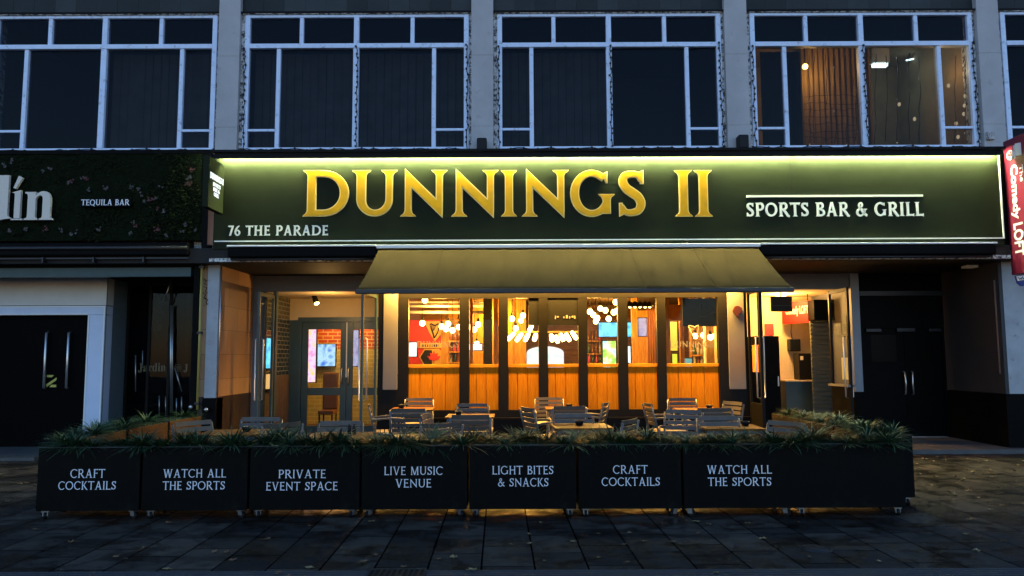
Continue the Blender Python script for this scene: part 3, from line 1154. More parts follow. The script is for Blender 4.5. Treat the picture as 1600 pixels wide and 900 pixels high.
# unlit fairy light cables wound round the window frames
cab_lab = {2: 'unlit dark fairy light cable round the upper window over the gold D and U',
           3: 'unlit dark fairy light cable round the upper window over the gold G and S',
           4: 'unlit dark fairy light cable round the frame of the lit upper window',
           1: 'unlit dark fairy light cable under the upper window above the mossy sign'}
for k in (1, 2, 3, 4):
    L, Rr, bot, top, tr0, mx, yw = UW[k]
    mb = MB()
    yc = yw - .085
    paths = [[(L + .02, tr0, 0), (L + .03, bot, 0)], [(Rr - .03, tr0 + .05, 0), (Rr - .02, bot, 0)], [(L, bot + .01, 0), (Rr, bot + .01, 0)], [(mx + .02, tr0, 0), (mx + .03, bot + .06, 0)]]
    if k == 1: paths = [paths[2]]
    for a, b in [(q[0], q[1]) for q in paths]:
        n = 34
        pts = []
        for i in range(n + 1):
            q = i / n
            X, Z = a[0] + (b[0] - a[0]) * q + rnd.uniform(-.02, .02), a[1] + (b[1] - a[1]) * q + rnd.uniform(-.02, .02)
            pts.append((X, yc, Z))
            if i % 2 == 0:
                mb.box(X - .02, X + .012, yc - .01, yc + .01, Z - .012, Z + .016)
        mb.tube(pts, .008, 5)
    solo('fairy_light_cable', mb, 'black_plastic', cab_lab[k], 'cable', (mx, yc, bot))
for (px, py), lab in (((753, 228), 'small black floodlight box at the foot of the pillar above the gold N and I'), ((1160, 223), 'black box with rounded corner on the pillar beside the lit upper window')):
    X, Z = P(px, py, YF - .1)
    mb = MB().box(X - .085, X + .085, YF - .2, YF - .002, Z - .12, Z + .12)
    solo('junction_box', mb, 'black_plastic', lab, 'box', (X, YF - .1, Z - .12), bevel=.02)
X, Z = P(1545, 215, YF)
solo('junction_box', MB().box(X - .05, X + .07, YF - .07, YF - .001, Z - .05, Z + .09), 'mosaic', 'small grey socket box by the lower corner of the lit upper window', 'box', (X, YF, Z), bevel=.012)

# ================================================================== FASCIA SIGN
YG = 12.5
fx0, fx1 = PX(335, 310, YG), PX(1565, 310, YG)
fz0, fz1 = PZ(800, 375, YG), PZ(800, 243, YG)
sg = thing('fascia_sign', 'long dark green bar fascia with gold raised letters and white lines of smaller writing', 'sign', ((fx0 + fx1) / 2, YG, fz0))
MB().box(fx0, fx1, YG, YF + .1, fz0 - .14, fz1 + .03).build('panel', 'sign_green', sg)
MB().box(fx0 - .02, fx1 + .02, YG - .17, YF + .1, fz1 + .032, fz1 + .075).build('top_lip', 'black_flashing', sg)
tr = MB()
tr.box(fx0 + .03, fx1, YG - .02, YG - .001, fz0 - .012, fz0 + .006)
tr.box(fx1 - .022, fx1 - .001, YG - .02, YG - .001, fz0 + .008, fz1 - .03)
tr.build('edge_trim', 'trim_white', sg)
# light strips under the lip
seg = [(345, 560), (562, 878), (882, 1238), (1242, 1556)]
for i, (a, b) in enumerate(seg):
    z0 = fz1 - .042 + (.004 if i % 2 else 0)
    xa, xb = PX(a, 250, YG), PX(b, 250, YG)
    mb = MB().box(xa, xb, YG - .092, YG - .068, z0 + .008, z0 + .040)
    mb.build('light_strip', 'strip_glow', sg, bevel=.008)
for px in (563, 886, 1237):
    X = PX(px, 310, YG)
    MB().box(X - .003, X + .003, YG - .0015, YG + .01, fz0 + .01, fz1 - .06).build('panel_joint', 'black_flashing', sg)
MB().box(fx0 + .02, fx1 - .002, YG - .125, YG - .110, fz1 - .064, fz1 + .031).build('strip_shield', 'black_flashing', sg)  # added shield, keeps the strip light off awning and ground
# gold letters
LT = [('D', 474, 544.5), ('U', 550.5, 620), ('N', 624.5, 698), ('N', 704, 778), ('I', 783.5, 807), ('N', 814, 888), ('G', 891.5, 960), ('S', 965.5, 1008), ('I', 1055, 1081), ('I', 1086, 1112)]
for ch, a, b in LT:
    zb, zt_ = PZ(a, 337.5, YG - .04), PZ(a, 267, YG - .04)
    xa, xb = PX(a, 302, YG - .04), PX(b, 302, YG - .04)
    T = .178
    w = glyph(ch, T)[1]
    sx = (xb - xa) / (w if ch not in 'G' else w)
    h = zt_ - zb
    fn = lambda u, v, d: (xa + u * sx, YG - d, zb + v * h)
    rim, face = MB(), MB()
    add_glyph(rim, ch, T, fn, .045, grow=.012, back=.016)
    add_glyph(face, ch, T, fn, .055, grow=-.010, back=.03)
    ro = rim.build('letter', 'gold_trim', sg)
    face.build('letter_face', 'gold_letter', ro)
mb = MB()
add_text(mb, 'SPORTS BAR & GRILL', .185, PX(1166, 327, YG), PX(1442, 327, YG), PZ(1300, 338, YG), PZ(1300, 316.5, YG) - PZ(1300, 338, YG), YG, .02, .10)
mb.build('lettering', 'ivory_letter', sg)
MB().box(PX(1166, 306, YG), PX(1441, 306, YG), YG - .025, YG - .001, PZ(1300, 308, YG), PZ(1300, 305, YG)).build('rule', 'ivory_letter', sg)
mb = MB()
add_text(mb, '76 THE PARADE', .19, PX(357, 360, YG), PX(513, 360, YG), PZ(430, 368, YG), PZ(430, 352.5, YG) - PZ(430, 368, YG), YG, .015, .11)
mb.build('lettering', 'ivory_letter', sg)

# projecting sign of the bar
py0, py1 = 11.82, YG - .05
xs = PX(326, 290, py0)
z0n, z1n = PZ(326, 323, py0), PZ(326, 243, py0)
ps = thing('projecting_sign', 'dark projecting box sign with lit white writing beside the house number', 'sign', (xs, py1, z0n))
mb = MB()
rr_ = .10
pr = [(py0, z0n), (py1, z0n), (py1, z1n - rr_)] + [(py1 - rr_ + rr_ * math.cos(R(a)), z1n - rr_ + rr_ * math.sin(R(a))) for a in (30, 60, 90)] + [(py0, z1n)]
mb.prism(pr, lambda u, v: (xs, u, v), lambda u, v: (xs - .10, u, v))
mb.build('box', 'sign_green', ps, bevel=.008)
MB().box(xs - .075, xs - .025, py1, YG - .002, z0n + .2, z0n + .26).box(xs - .075, xs - .025, py1, YG - .002, z1n - .3, z1n - .24).build('bracket', 'dark_metal', ps)
mb = MB()
hh = z1n - z0n
for s, a, b, v, h in (('DUNNINGS II', .05, .60, .58, .10), ('SPORTS', .17, .48, .46, .06), ('BAR &', .19, .45, .365, .06), ('GRILL', .22, .42, .27, .06)):
    add_text(mb, s, .14, a, b, v * hh, h, 0, .004, .1, frame=lambda u, w, d: (xs + d, py0 + u, z0n + w))
mb.build('lettering', 'lit_white', ps)

# retracted awnings either side and the open awning
yc0, yc1 = YG - .16, YG + .02
zc0, zc1 = PZ(800, 400, yc0), PZ(800, 381.5, yc0)


def closed_awning(pa, pb, lab):
    xa, xb = PX(pa, 390, yc0), PX(pb, 390, yc0)
    t = thing('closed_awning', lab, 'awning', ((xa + xb) / 2, yc1, zc0))
    MB().box(xa, xb, yc0, yc1 - .03, zc0, zc1 - .03).build('cassette', 'black_paint', t, bevel=.02)
    MB().box(xa, xb, yc0 - .03, yc1 - .03, zc1 - .028, zc1).build('front_bar', 'trim_white', t, bevel=.006)
    MB().tube([(xa + .05, yc0 + .06, zc0 - .03), (xb - .05, yc0 + .06, zc0 - .03)], .022).build('roller', 'dark_metal', t)
    return t


closed_awning(355, 588, 'closed black awning box over the stone entrance under the house number')
closed_awning(1188, 1558, 'closed black awning box over the dark double doors')
MB().box(fx1 + .022, fx1 + .34, YG + .08, YF - .003, fz0 - .3, fz1 + .02).build('glare_board', 'black_paint', sg)  # added black board, hides strip glare on the pillar
b = MB().box(fx0 - .03, fx1 + .05, YG - .06, YF + .3, PZ(800, 405, YG) - .03, PZ(800, 402, YG) - .004)
b.build('ledge', 'flaked_paint', sg)

# open awning
yf_, zf_ = 10.80, PZ(900, 450, 10.80)
ax0, ax1 = PX(592, 389, YG - .12), PX(1184, 388, YG - .12)
az = PZ(800, 388.5, YG - .12)
bx0, bx1 = PX(558, 453, yf_), PX(1237, 445, yf_)
aw = thing('awning', 'open olive grey canvas awning sloping out over the windows', 'awning', ((ax0 + ax1) / 2, YG, az))
n = 260
mm = 14
vs, fs = [], []
for j in range(mm + 1):
    for i in range(n + 1):
        q, s = i / n, j / mm
        X = (ax0 + (ax1 - ax0) * q) * (1 - s) + (bx0 + (bx1 - bx0) * q) * s
        Y = (YG - .12) * (1 - s) + yf_ * s
        sag = .035 * math.sin(math.pi * s)
        wr = .016 * math.sin(q * 31 + s * 5) * s * (1 - s) * 2
        for c in (.22, .40, .52, .62, .705, .765, .83, .885):       # creases
            wr += .036 * math.exp(-((q - c + .04 * (s - .5)) / .006) ** 2) * (.25 + s * .6) * (1 - s ** 5)
        vs.append((X, Y, az * (1 - s) + zf_ * s - sag + wr))
top_n = len(vs)
vs += [(p[0], p[1], p[2] - .006) for p in vs]
for j in range(mm):
    for i in range(n):
        a = j * (n + 1) + i
        fs.append((a, a + 1, a + n + 2, a + n + 1)); fs.append((a + top_n, a + n + 1 + top_n, a + n + 2 + top_n, a + 1 + top_n))
for i in range(n):
    a = i; fs.append((a, a + top_n, a + 1 + top_n, a + 1))
    a = mm * (n + 1) + i; fs.append((a, a + 1, a + 1 + top_n, a + top_n))
for j in range(mm):
    a = j * (n + 1); c = a + n + 1; fs.append((a, c, c + top_n, a + top_n))
    a = j * (n + 1) + n; c = a + n + 1; fs.append((a, a + top_n, c + top_n, c))
cv = MB(); cv._add(vs, fs, True)
cv.build('canopy', 'olive_canvas', aw)
for q in (.17, .335, .5, .665, .83):                 # sewn seams, a doubled hem at the front
    sm = MB()
    rows = [vs[j * (n + 1) + round(q * n)] for j in range(mm + 1)]
    for a_, c_ in zip(rows, rows[1:]):
        sm.hexa([(a_[0] - .012, a_[1], a_[2] - .002), (a_[0] + .012, a_[1], a_[2] - .002), (c_[0] + .012, c_[1], c_[2] - .002), (c_[0] - .012, c_[1], c_[2] - .002)],
                [(a_[0] - .012, a_[1], a_[2] + .007), (a_[0] + .012, a_[1], a_[2] + .007), (c_[0] + .012, c_[1], c_[2] + .007), (c_[0] - .012, c_[1], c_[2] + .007)])
    sm.build('seam', 'olive_canvas', aw)
MB().box(bx0 - .02, bx1 + .02, yf_ - .05, yf_ + .02, zf_ - .075, zf_ - .008).build('front_bar', 'dark_metal', aw, bevel=.012)
MB().box(ax0 - .04, ax1 + .04, yc0, yc1 - .03, az + .01, az + .07).build('cassette', 'trim_white', aw, bevel=.008)
for q in (.09, .62, .91):
    X = bx0 + (bx1 - bx0) * q
    sgn = 1 if q < .5 else -1
    el = (X + sgn * .55, (yf_ + YS) / 2 - .9, zf_ + .34)
    MB().tube([(X, yf_ + .02, zf_ - .02), el, (X - sgn * .05, YG - .1, az - .06)], .022, 8).build('arm', 'trim_white', aw)

# ================================================================== GROUND-FLOOR SHELL OF THE BUILDING
zs_ = PZ(900, 405, YG) - .035                        # soffit height
xl, xr = PX(339, 560, YF), PX(1563, 450, YF) - .02  # the recess between its two side walls
sf = MB().box(xl - 6.0, xr + 4.0, YG + .02, 24, zs_, zs_ + .25)
sf.build('soffit', mat('soffit_paint', (.02, .018, .017), .7, spec=.2), bld)
zb0, zb1 = PZ(480, 455, YS), zs_
hd = MB().box(xl, PX(1335, 440, YS), YS, YS + .18, zb0, zb1 - .003)
hd.build('header', 'grey_band', bld)
zp = PZ(390, 613, YS)
sw = MB().box(xl - .35, xl, YF + .05, YS + .05, zp, zs_ - .002)
wl = sw.build('side_wall', 'cladding_stone', bld)
MB().box(xl - .35, xl + .006, YF + .05, YS + .05, 0, zp - .003).build('plinth', 'brown_plinth', wl)
MB().tube([(xl + .012, YF + .04, zp), (xl + .012, YF + .04, zs_ - .02)], .012).build('corner_trim', 'aluminium', wl)
# front of the pillar below the sign
gp = MB()
xa, xb = PX(318, 640, YF), xl - .004
zz = [zp - .02, .99 + .45, 1.45 + .42, 2.3, 2.72, 3.1, zs_ + .35]
for a, c in zip(zz, zz[1:]):
    gp.box(xa, xb, YF, YF + .3, a + .003, c - .003)
gp.box(xa + .005, xb - .005, YF + .005, YF + .29, zp, zs_ + .3)
gpo = gp.build('pillar_casing', 'grey_stone', bld)
MB().box(xa - .02, xb + .01, YF - .012, YF + .3, 0, zp - .024).build('plinth', 'black_paint', gpo)
MB().box(PX(300, 400, YF), xa - .01, YF - .01, YF + .2, PZ(310, 402, YF), PZ(310, 376, YF)).build('mosaic_patch', 'mosaic', bld)
# the other side wall
zq = PZ(1540, 612, YF + .8)
sw = MB().box(xr, xr + .7, YF, YS + .05, zq, zs_ - .002)
wr_ = sw.build('side_wall', 'grey_wall', bld)
MB().box(xr - .012, xr + .72, YF - .02, YS + .05, 0, zq - .003).build('plinth', 'black_paint', wr_)
MB().box(xr - .008, xr - .001, YF + .1, YF + .13, 1.3, 2.9).build('trim', 'aluminium', wr_)
# small ceiling light in the soffit, unlit
X, Z = P(1515, 412, 13.3)
solo('soffit_lamp', MB().box(X - .1, X + .1, 13.2, 13.4, zs_ - .05, zs_ - .002), 'trim_white', 'small pale unlit lamp on the soffit near the dark double doors', 'lamp', (X, 13.3, zs_), bevel=.01)

# ================================================================== BAR SHOPFRONT
zT, zM, zB = PZ(800, 466, YS), PZ(800, 569, YS), PZ(800, 640.5, YS)
fr_x0, fr_x1 = PX(591, 560, YS), PX(1168, 560, YS)
sfr = thing('bar_shopfront', 'black timber bar front with lit glass over orange boarded panels', 'shopfront', ((fr_x0 + fr_x1) / 2, YS, 0))
OP = [(638, 718), (733, 779), (794, 842), (856, 904), (918, 966), (981, 1027), (1041, 1123)]
OX = [(PX(a, 560, YS), PX(b, 560, YS)) for a, b in OP]
fm = MB()
e0, e1 = YS - .04, YS + .10
fm.box(fr_x0, fr_x1, e0, e1, zT, zb0 - .004)
fm.box(fr_x0, fr_x1, e0, e1, 0, zB)
fm.box(fr_x0, fr_x1, e0 - .05, e0 - .001, PZ(800, 655, YS), PZ(800, 652, YS))
prev = fr_x0
for a, b in OX:
    fm.box(prev, a, e0 + .002, e1, zB, zT); prev = b
fm.box(prev, fr_x1, e0 + .002, e1, zB, zT)
fm.build('frame', 'black_timber', sfr)
zD = PZ(880, 508, YS)
MB().box(OX[3][0], OX[3][1], e0 + .02, e1 - .01, zD, zT).box(PX(826, 500, YS), OX[2][1], e0 + .03, e1 - .01, zD, zT).build('lintel_board', 'tower_black', sfr)
mb = MB()
for i, (px, w, h) in enumerate(((867, 1.5, 5), (870, 3, 2), (880, 2, 3), (884, 3, 5), (889, 2, 4), (893, 3, 3), (897, 2, 5))):
    X, Z = P(px, 496 - (i % 2), YS)
    mb.box(X, X + w * .012, e0 + .012, e0 + .019, Z - h * .006, Z + h * .006)
mb.build('worn_marks', 'frosted', sfr)
for k, (a, b) in enumerate(OX):
    # boards below, with a cap rail
    zc = PZ(800, 574, YS)
    px_w = OP[k][1] - OP[k][0]
    nb = max(3, round(px_w / 18.5))
    bd = MB()
    cuts = [a]
    for i in range(1, nb):
        cuts.append(a + (b - a) * (i - (.28 if k % 2 else .1)) / nb)
    cuts.append(b)
    for q0, q1 in zip(cuts, cuts[1:]):
        bd.box(q0 + .006, q1 - .006, YS + .03, YS + .06, zB, zc - .004)
    bd.box(a, b, YS + .045, YS + .07, zB, zc - .006)
    bo = bd.build('boarded_panel', 'panel_wood', sfr, bevel=.003)
    MB().box(a, b, YS + .012, YS + .07, zc, zM).build('cap_rail', 'panel_wood_cap', bo, bevel=.004)
    top = zT if k != 3 else zD
    MB().box(a, b, YS + .04, YS + .048, zM, top).build('window_pane', 'clear_glass', sfr)
for a, b, c, d in ((599.5, 622, 458, 609), (1136.5, 1162.5, 453, 608)):
    zA, zC = PZ(a, d, YS), PZ(a, c, YS)
    mb = MB().box(PX(a, 530, YS), PX(b, 530, YS), e0 - .02, e0 - .001, zA, min(zC, zb0 - .01))
    mb.build('pilaster_panel', 'beige_panel', sfr, bevel=.006)
# etched writing and harp on the panes
def etch(x0, x1, z0, z1, s):
    mb = MB()
    add_text(mb, s, .15, x0, x1, z0, z1 - z0, YS + .039, .003, .1)
    return mb
etch(PX(651, 541, YS), PX(716.5, 541, YS), PZ(700, 543, YS), PZ(700, 533, YS), 'DUNNINGS').build('etched_lettering', 'frosted', sfr)
etch(PX(1047.5, 541, YS), PX(1116, 541, YS), PZ(1080, 543, YS), PZ(1080, 533, YS), 'DUNNINGS').build('etched_lettering', 'frosted', sfr)


def harp(cx, cz, h, y, w=1.0):
    """A harp outline: curved neck, bowed pillar, sound box and strings."""
    mb = MB()
    f = lambda u, v: (cx + u * h * w, y, cz + v * h)
    mb.tube([f(*p) for p in catmull([(-.32, .42), (-.22, .5), (-.05, .42), (.12, .40), (.27, .48), (.34, .5)], 5)], h * .045, 6)
    mb.tube([f(*p) for p in catmull([(.34, .48), (.36, .2), (.26, -.15), (.02, -.5)], 5)], h * .045, 6)
    mb.tube([f(*p) for p in [(-.32, .42), (-.1, -.1), (.02, -.5)]], [h * .03, h * .06, h * .05], 6)
    for i in range(6):
        q = i / 6
        mb.tube([f(-.2 + q * .45, .42), f(-.2 + q * .4 * .55 + .03, .15 - q * .1 - .25 + q * .3)], h * .012, 4)
    return mb


harp(PX(1084, 520, YS), PZ(1084, 520, YS), .28, YS + .036).build('etched_harp', 'frosted', sfr)
mb = MB()
mb.box(PX(1078, 546, YS), PX(1086, 546, YS), YS + .036, YS + .039, PZ(1080, 549, YS), PZ(1080, 546.5, YS))
mb.build('etched_rule', 'frosted', sfr)
# warm light bar under the awning, on the head of the front
lb = thing('light_bar', 'slim warm light bar fixed under the awning along the head of the black bar front', 'lamp', ((fr_x0 + fr_x1) / 2, YS - .215, zs_ - .08))
MB().box(fr_x0 + .1, fr_x1 - .1, YS - .28, YS - .14, zs_ - .07, zs_ - .003).build('housing', 'dark_metal', lb, bevel=.008)
MB().box(fr_x0 + .14, fr_x1 - .14, YS - .26, YS - .17, zs_ - .085, zs_ - .071).build('diffuser', emit_mat('bar_glow', (1.0, .62, .22), .4), lb)
la = bpy.data.lights.new('light_bar_light', 'AREA')
la.shape = 'RECTANGLE'; la.size = fr_x1 - fr_x0 - .4; la.size_y = .08
la.spread = R(142); la.energy = 225; la.color = (1.0, .54, .10)
lo = bpy.data.objects.new('light_bar_light', la); lo.parent = lb; lo.location = (0, .0, -.02); COL.objects.link(lo)
X, Z = P(1150, 487, YS)
t = thing('wall_plaque', 'small dark red shield plaque on the pale panel beside the open doors', 'plaque', (X, e0 - .03, Z - .1))
MB().wall([(X - .09, Z + .02), (X - .05, Z + .10), (X + .03, Z + .11), (X + .09, Z + .06), (X + .08, Z - .02), (X + .02, Z - .06), (X + .03, Z - .14), (X - .03, Z - .08)], e0 - .06, e0 - .022).build('shield', mat('plaque_red', (.06, .004, .004), .6), t, bevel=.005)

# ---- entrance beside the boarded windows (stone side)
YL = 16.3
lx0, lx1 = PX(408, 560, YS), fr_x0 - .004
zc_ = zb0
en = thing('bar_entrance', 'open entrance of the bar with teal inner doors and a tiled lobby', 'entrance', ((lx0 + lx1) / 2, YS, 0))
MB().box(xl + .004, lx0, YS + .006, YS + .16, 0, zb0 - .004).build('pilaster', 'grey_band', en)
mb = MB()
mb.box(lx0 - .12, lx0, YS + .17, YL, PZ(430, 587, 15.4), zc_)
mb.build('tiled_wall', 'glazed_brick', en)
mb = MB().box(lx0 - .12, lx0 + .02, YS + .17, YL, 0, PZ(430, 587, 15.4) - .003)
mb.build('wainscot', 'wainscot', en)
MB().box(lx1 + .02, lx1 + .12, YS + .11, YL, 0, zc_).build('lobby_wall', 'cream_wall', en)
MB().box(lx0 - .1, lx1 + .1, YS + .19, YL + .2, zc_ + .002, zc_ + .1).build('lobby_ceiling', 'cream_wall', en)
MB().box(lx0 - .1, lx1 + .1, YS, YL + .1, -.01, .012).build('lobby_floor', 'brown_carpet', en)
zdh = PZ(530, 500, YL)
dx0 = PX(465, 560, YL); dxm = PX(541, 560, YL); dx1 = dxm + (dxm - dx0)
MB().box(lx0 - .1, lx1 + .1, YL, YL + .12, zdh, zc_).box(dx1 + .002, lx1 + .1, YL, YL + .12, 0, zdh - .002).build('inner_wall', 'cream_wall', en)


MB().box(lx0 - .1, dx0 - .002, YL, YL + .12, 0, zdh - .002).build('side_panel', 'teal_paint', en)


def glazed_leaf(parent, x0, x1, y, z1, zr0, zr1, st, material, hx, name='inner_door'):
    """A door leaf with an upper and a lower pane."""
    mb = MB()
    d = .05
    mb.box(x0, x0 + st, y, y + d, .02, z1); mb.box(x1 - st, x1, y, y + d, .02, z1)
    mb.box(x0 + st, x1 - st, y + .002, y + d, z1 - .16, z1); mb.box(x0 + st, x1 - st, y + .002, y + d, zr0, zr1); mb.box(x0 + st, x1 - st, y + .002, y + d, .02, .17)
    o = mb.build(name, material, parent, bevel=.005)
    MB().box(x0 + st, x1 - st, y + .02, y + .026, .17, zr0).box(x0 + st, x1 - st, y + .02, y + .026, zr1, z1 - .16).build('pane', 'clear_glass', o)
    if hx is not None:
        MB().tube([(hx, y, 1.05), (hx, y - .06, 1.08), (hx, y - .06, 1.36), (hx, y, 1.39)], .014).build('handle', 'aluminium', o)
    return o


zr0, zr1 = PZ(500, 618, YL), PZ(500, 606, YL)
glazed_leaf(en, dx0 + .08, dxm - .004, YL + .03, zdh - .04, zr0, zr1, .13, 'teal_paint', dxm - .09)
glazed_leaf(en, dxm + .004, dx1 - .08, YL + .03, zdh - .04, zr0, zr1, .13, 'teal_paint', dxm + .05)
MB().box(dx0, dx0 + .078, YL - .02, YL + .12, 0, zdh - .003).box(dx1 - .078, dx1, YL - .02, YL + .12, 0, zdh - .003).box(dx0, dx1, YL - .025, YL + .12, zdh - .04, zdh + .06).build('door_frame', 'teal_paint', en)
MB().box(dxm - .012, dxm + .012, YL + .015, YL + .028, 1.2, zdh - .05).build('astragal', 'trim_white', en)


def swing_leaf(parent, hx, fx_, y_free, z1, hside, lower=0.0, mt='teal_paint'):
    """An outward-opened glass leaf: hinged at hx in the shopfront, its free edge at fx_ nearer the street."""
    h = Vector((hx, YS - .05)); f = Vector((fx_, y_free))
    u = (f - h); ln = u.length; u.normalize(); nrm = Vector((-u.y, u.x))
    def pt(a, b, z): q = h + u * a + nrm * b; return (q.x, q.y, z)
    def bx(mb, a0, a1, b0, b1, z0, z1_):
        mb.hexa([pt(a0, b0, z0), pt(a1, b0, z0), pt(a1, b1, z0), pt(a0, b1, z0)], [pt(a0, b0, z1_), pt(a1, b0, z1_), pt(a1, b1, z1_), pt(a0, b1, z1_)])
    mb = MB(); d = .022
    bx(mb, 0, .06, -d, d, .03, z1); bx(mb, ln - .06, ln, -d, d, .03, z1)
    bx(mb, .06, ln - .06, -d + .002, d - .002, z1 - .07, z1); bx(mb, .06, ln - .06, -d + .002, d - .002, .03, .16)
    if lower: bx(mb, .06, ln - .06, -d + .004, d - .004, .16, lower)
    o = mb.build('folding_door', mt, parent, bevel=.004)
    mb = MB(); bx(mb, .06, ln - .06, -.004, .004, max(.16, lower), z1 - .07)
    mb.build('pane', 'leaf_glass', o)
    mb = MB()
    for s in (-1, 1):
        mb.tube([pt(ln - .1, s * .02, .85), pt(ln - .1, s * .07, .87), pt(ln - .1, s * .07, 1.95), pt(ln - .1, s * .02, 1.97)], .014)
    mb.build('handle', 'aluminium', o)
    return o, pt, bx, ln


zleaf = PZ(427, 462, YS)
swing_leaf(en, PX(427, 560, YS), PX(402, 560, 13.55), 13.55, zleaf, -1)
swing_leaf(en, PX(588, 560, YS), PX(565, 560, 13.3), 13.3, zleaf, 1)
MB().box(lx0, lx0 + .05, YS + .02, YS + .14, 0, zb0 - .004).box(PX(427, 560, YS) - .03, PX(427, 560, YS) + .03, YS + .02, YS + .14, 0, zb0 - .004).build('door_post', 'teal_paint', en)
MB().box(lx0 + .05, PX(427, 560, YS) - .03, YS + .06, YS + .07, .1, zb0 - .01).build('side_pane', 'clear_glass', en)
# spot lamp under the lobby ceiling
X, Z = P(492, 468, 15.6)
t = thing('spot_lamp', 'black track spotlight under the lobby ceiling over the teal doors', 'lamp', (X, 15.6, zc_))
MB().tube([(X, 15.6, zc_), (X, 15.6, Z + .05)], .015).build('stem', 'black_plastic', t)
MB().tube([(X - .03, 15.62, Z + .09), (X + .05, 15.55, Z - .08)], [.05, .06], 12).build('head', 'black_plastic', t)
MB().tube([(X + .052, 15.548, Z - .084), (X + .055, 15.545, Z - .09)], [.05, .05], 12).build('lens', 'bulb_glow', t)
la = bpy.data.lights.new('spot_lamp_light', 'POINT'); la.energy = 6.5; la.color = (1, .56, .17); la.shadow_soft_size = .05
lo = bpy.data.objects.new('spot_lamp_light', la); lo.parent = t; lo.location = (.45, -.75, Z - zc_ - .3); COL.objects.link(lo)
# glowing panels added for the blue and amber light seen behind the leaf
X = lx0 + .012
t = thing('added_glow_panel', 'glowing blue panel added on the tiled lobby wall behind the open glass leaf', 'display', (X, 14.9, 1.5))
MB().box(X, X + .04, 14.72, 15.12, 1.42, 2.0).build('screen', 'screen_blue', t, bevel=.005)
MB().box(X - .008, X + .03, 14.69, 15.15, 1.38, 1.417).build('frame', 'black_plastic', t)
t = thing('added_glow_panel', 'small amber glowing panel added on the tiled lobby wall under the blue panel', 'display', (X, 14.9, 1.0))
MB().box(X + .012, X + .05, 14.74, 15.1, 1.02, 1.30).build('screen', emit_mat('amber_panel_glow', (1, .55, .2), .25), t)
MB().box(X + .010, X + .045, 14.70, 15.14, .97, 1.015).build('frame', 'black_plastic', t)

# ---- second open entrance beside the dark double doors
rx0, rx1 = fr_x1 + .004, PX(1332, 560, YS)
e2 = thing('kiosk_entrance', 'open cream lobby with counter and grey shutter beside the dark double doors', 'entrance', ((rx0 + rx1) / 2, YS, 0))
YK = 16.4
MB().box(rx0 - .1, rx1 + .2, YK, YK + .1, 0, zc_).build('lobby_wall', 'cream_wall', e2)
MB().box(rx0 - .11, rx0 - .005, YS + .11, YK, 0, zc_).build('lobby_wall', 'cream_wall', e2)
MB().box(rx1 + .02, rx1 + .12, YS + .2, YK, 0, zc_).build('lobby_wall', 'grey_band', e2)
MB().box(rx0 - .1, rx1 + .1, YS + .19, YK + .1, zc_ + .002, zc_ + .1).build('lobby_ceiling', 'cream_wall', e2)
MB().box(rx0, rx1, YS, YK, -.01, .012).build('lobby_floor', 'brown_carpet', e2)
zpl = PZ(1338, 612, YS)
MB().box(rx1, PX(1345, 560, YS), YS - .06, YS + .19, zpl, zs_ - .004).build('pilaster', mat('pilaster_grey', (.26, .27, .29), .6, var=.06), e2, bevel=.004)
MB().box(rx1 + .01, PX(1344.5, 560, YS), YS - .05, YS + .19, 0, zpl - .003).build('pilaster_base', 'black_paint', e2)
MB().box(PX(1191, 560, YS) - .035, PX(1191, 560, YS) + .03, YS + .0, YS + .1, 0, zb0 - .004).build('door_post', 'black_timber', e2)
zl2 = PZ(1297, 455, YS)
o, pt, bx, ln = swing_leaf(e2, PX(1170, 560, YS), PX(1190.5, 560, 13.65), 13.65, zl2, -1, lower=.75, mt='black_timber')
mb = MB(); bx(mb, .25, .62, -.016, -.006, 1.32, 1.82); bx(mb, .25, .62, .006, .016, 1.32, 1.82)
mb.build('poster', mat('poster_orange', (.7, .2, .03), .6, var=.2), o)
o, pt, bx, ln = swing_leaf(e2, PX(1297, 560, YS), PX(1329, 560, 13.65), 13.65, zl2, 1, lower=1.05, mt='black_timber')
mb = MB(); bx(mb, .42, .66, .006, .014, 1.18, 1.58)
mb.build('poster', 'paper', o)
mb = MB(); bx(mb, .16, .44, .006, .012, 2.0, 2.22); bx(mb, .50, .74, .006, .012, 2.02, 2.22)
mb.build('notice', mat('notice_grey', (.3, .3, .26), .6, var=.3, scale=20), o)
mb = MB(); bx(mb, -.02, ln, .022, .07, 1.05, 1.09); bx(mb, -.02, ln, -.07, -.022, 1.05, 1.09)
mb.build('ledge', 'beige_panel', o)
# counter, shutter and the things about it
zct = PZ(1250, 594, 15.9)
MB().box(PX(1228, 600, 15.9), PX(1290, 600, 15.9), 15.9, YK - .002, 0, zct - .03).build('counter', 'teal_paint', e2)
MB().box(PX(1227, 600, 15.9), PX(1291, 600, 15.9), 15.86, YK - .004, zct - .028, zct).build('counter_top', 'cream_wall', e2)
ks = thing('roller_shutter', 'grey slatted roller shutter half hidden by the open glass leaf', 'shutter', (PX(1286, 600, 15.5), 15.5, 0))
mb = MB()
z = .02
zt_ = PZ(1285, 498, 15.5)
while z < zt_:
    a, b = PX(1268, 560, 15.5), PX(1306, 560, 15.5)
    mb.hexa([(a, 15.5, z), (b, 15.5, z), (b, 15.47, z + .055), (a, 15.47, z + .055)], [(a, 15.53, z), (b, 15.53, z), (b, 15.53, z + .085), (a, 15.53, z + .085)])
    z += .088
mb.build('slats', 'shutter_metal', ks)
MB().box(PX(1267, 480, 15.4), PX(1319, 480, 15.4), 15.25, 15.7, PZ(1290, 500, 15.25), PZ(1290, 468, 15.25)).build('shutter_box', 'black_paint', ks, bevel=.01)
MB().box(PX(1306, 560, 15.5) + .004, PX(1311, 560, 15.5), 15.46, 15.56, 0, zt_).build('guide_rail', 'dark_metal', ks)
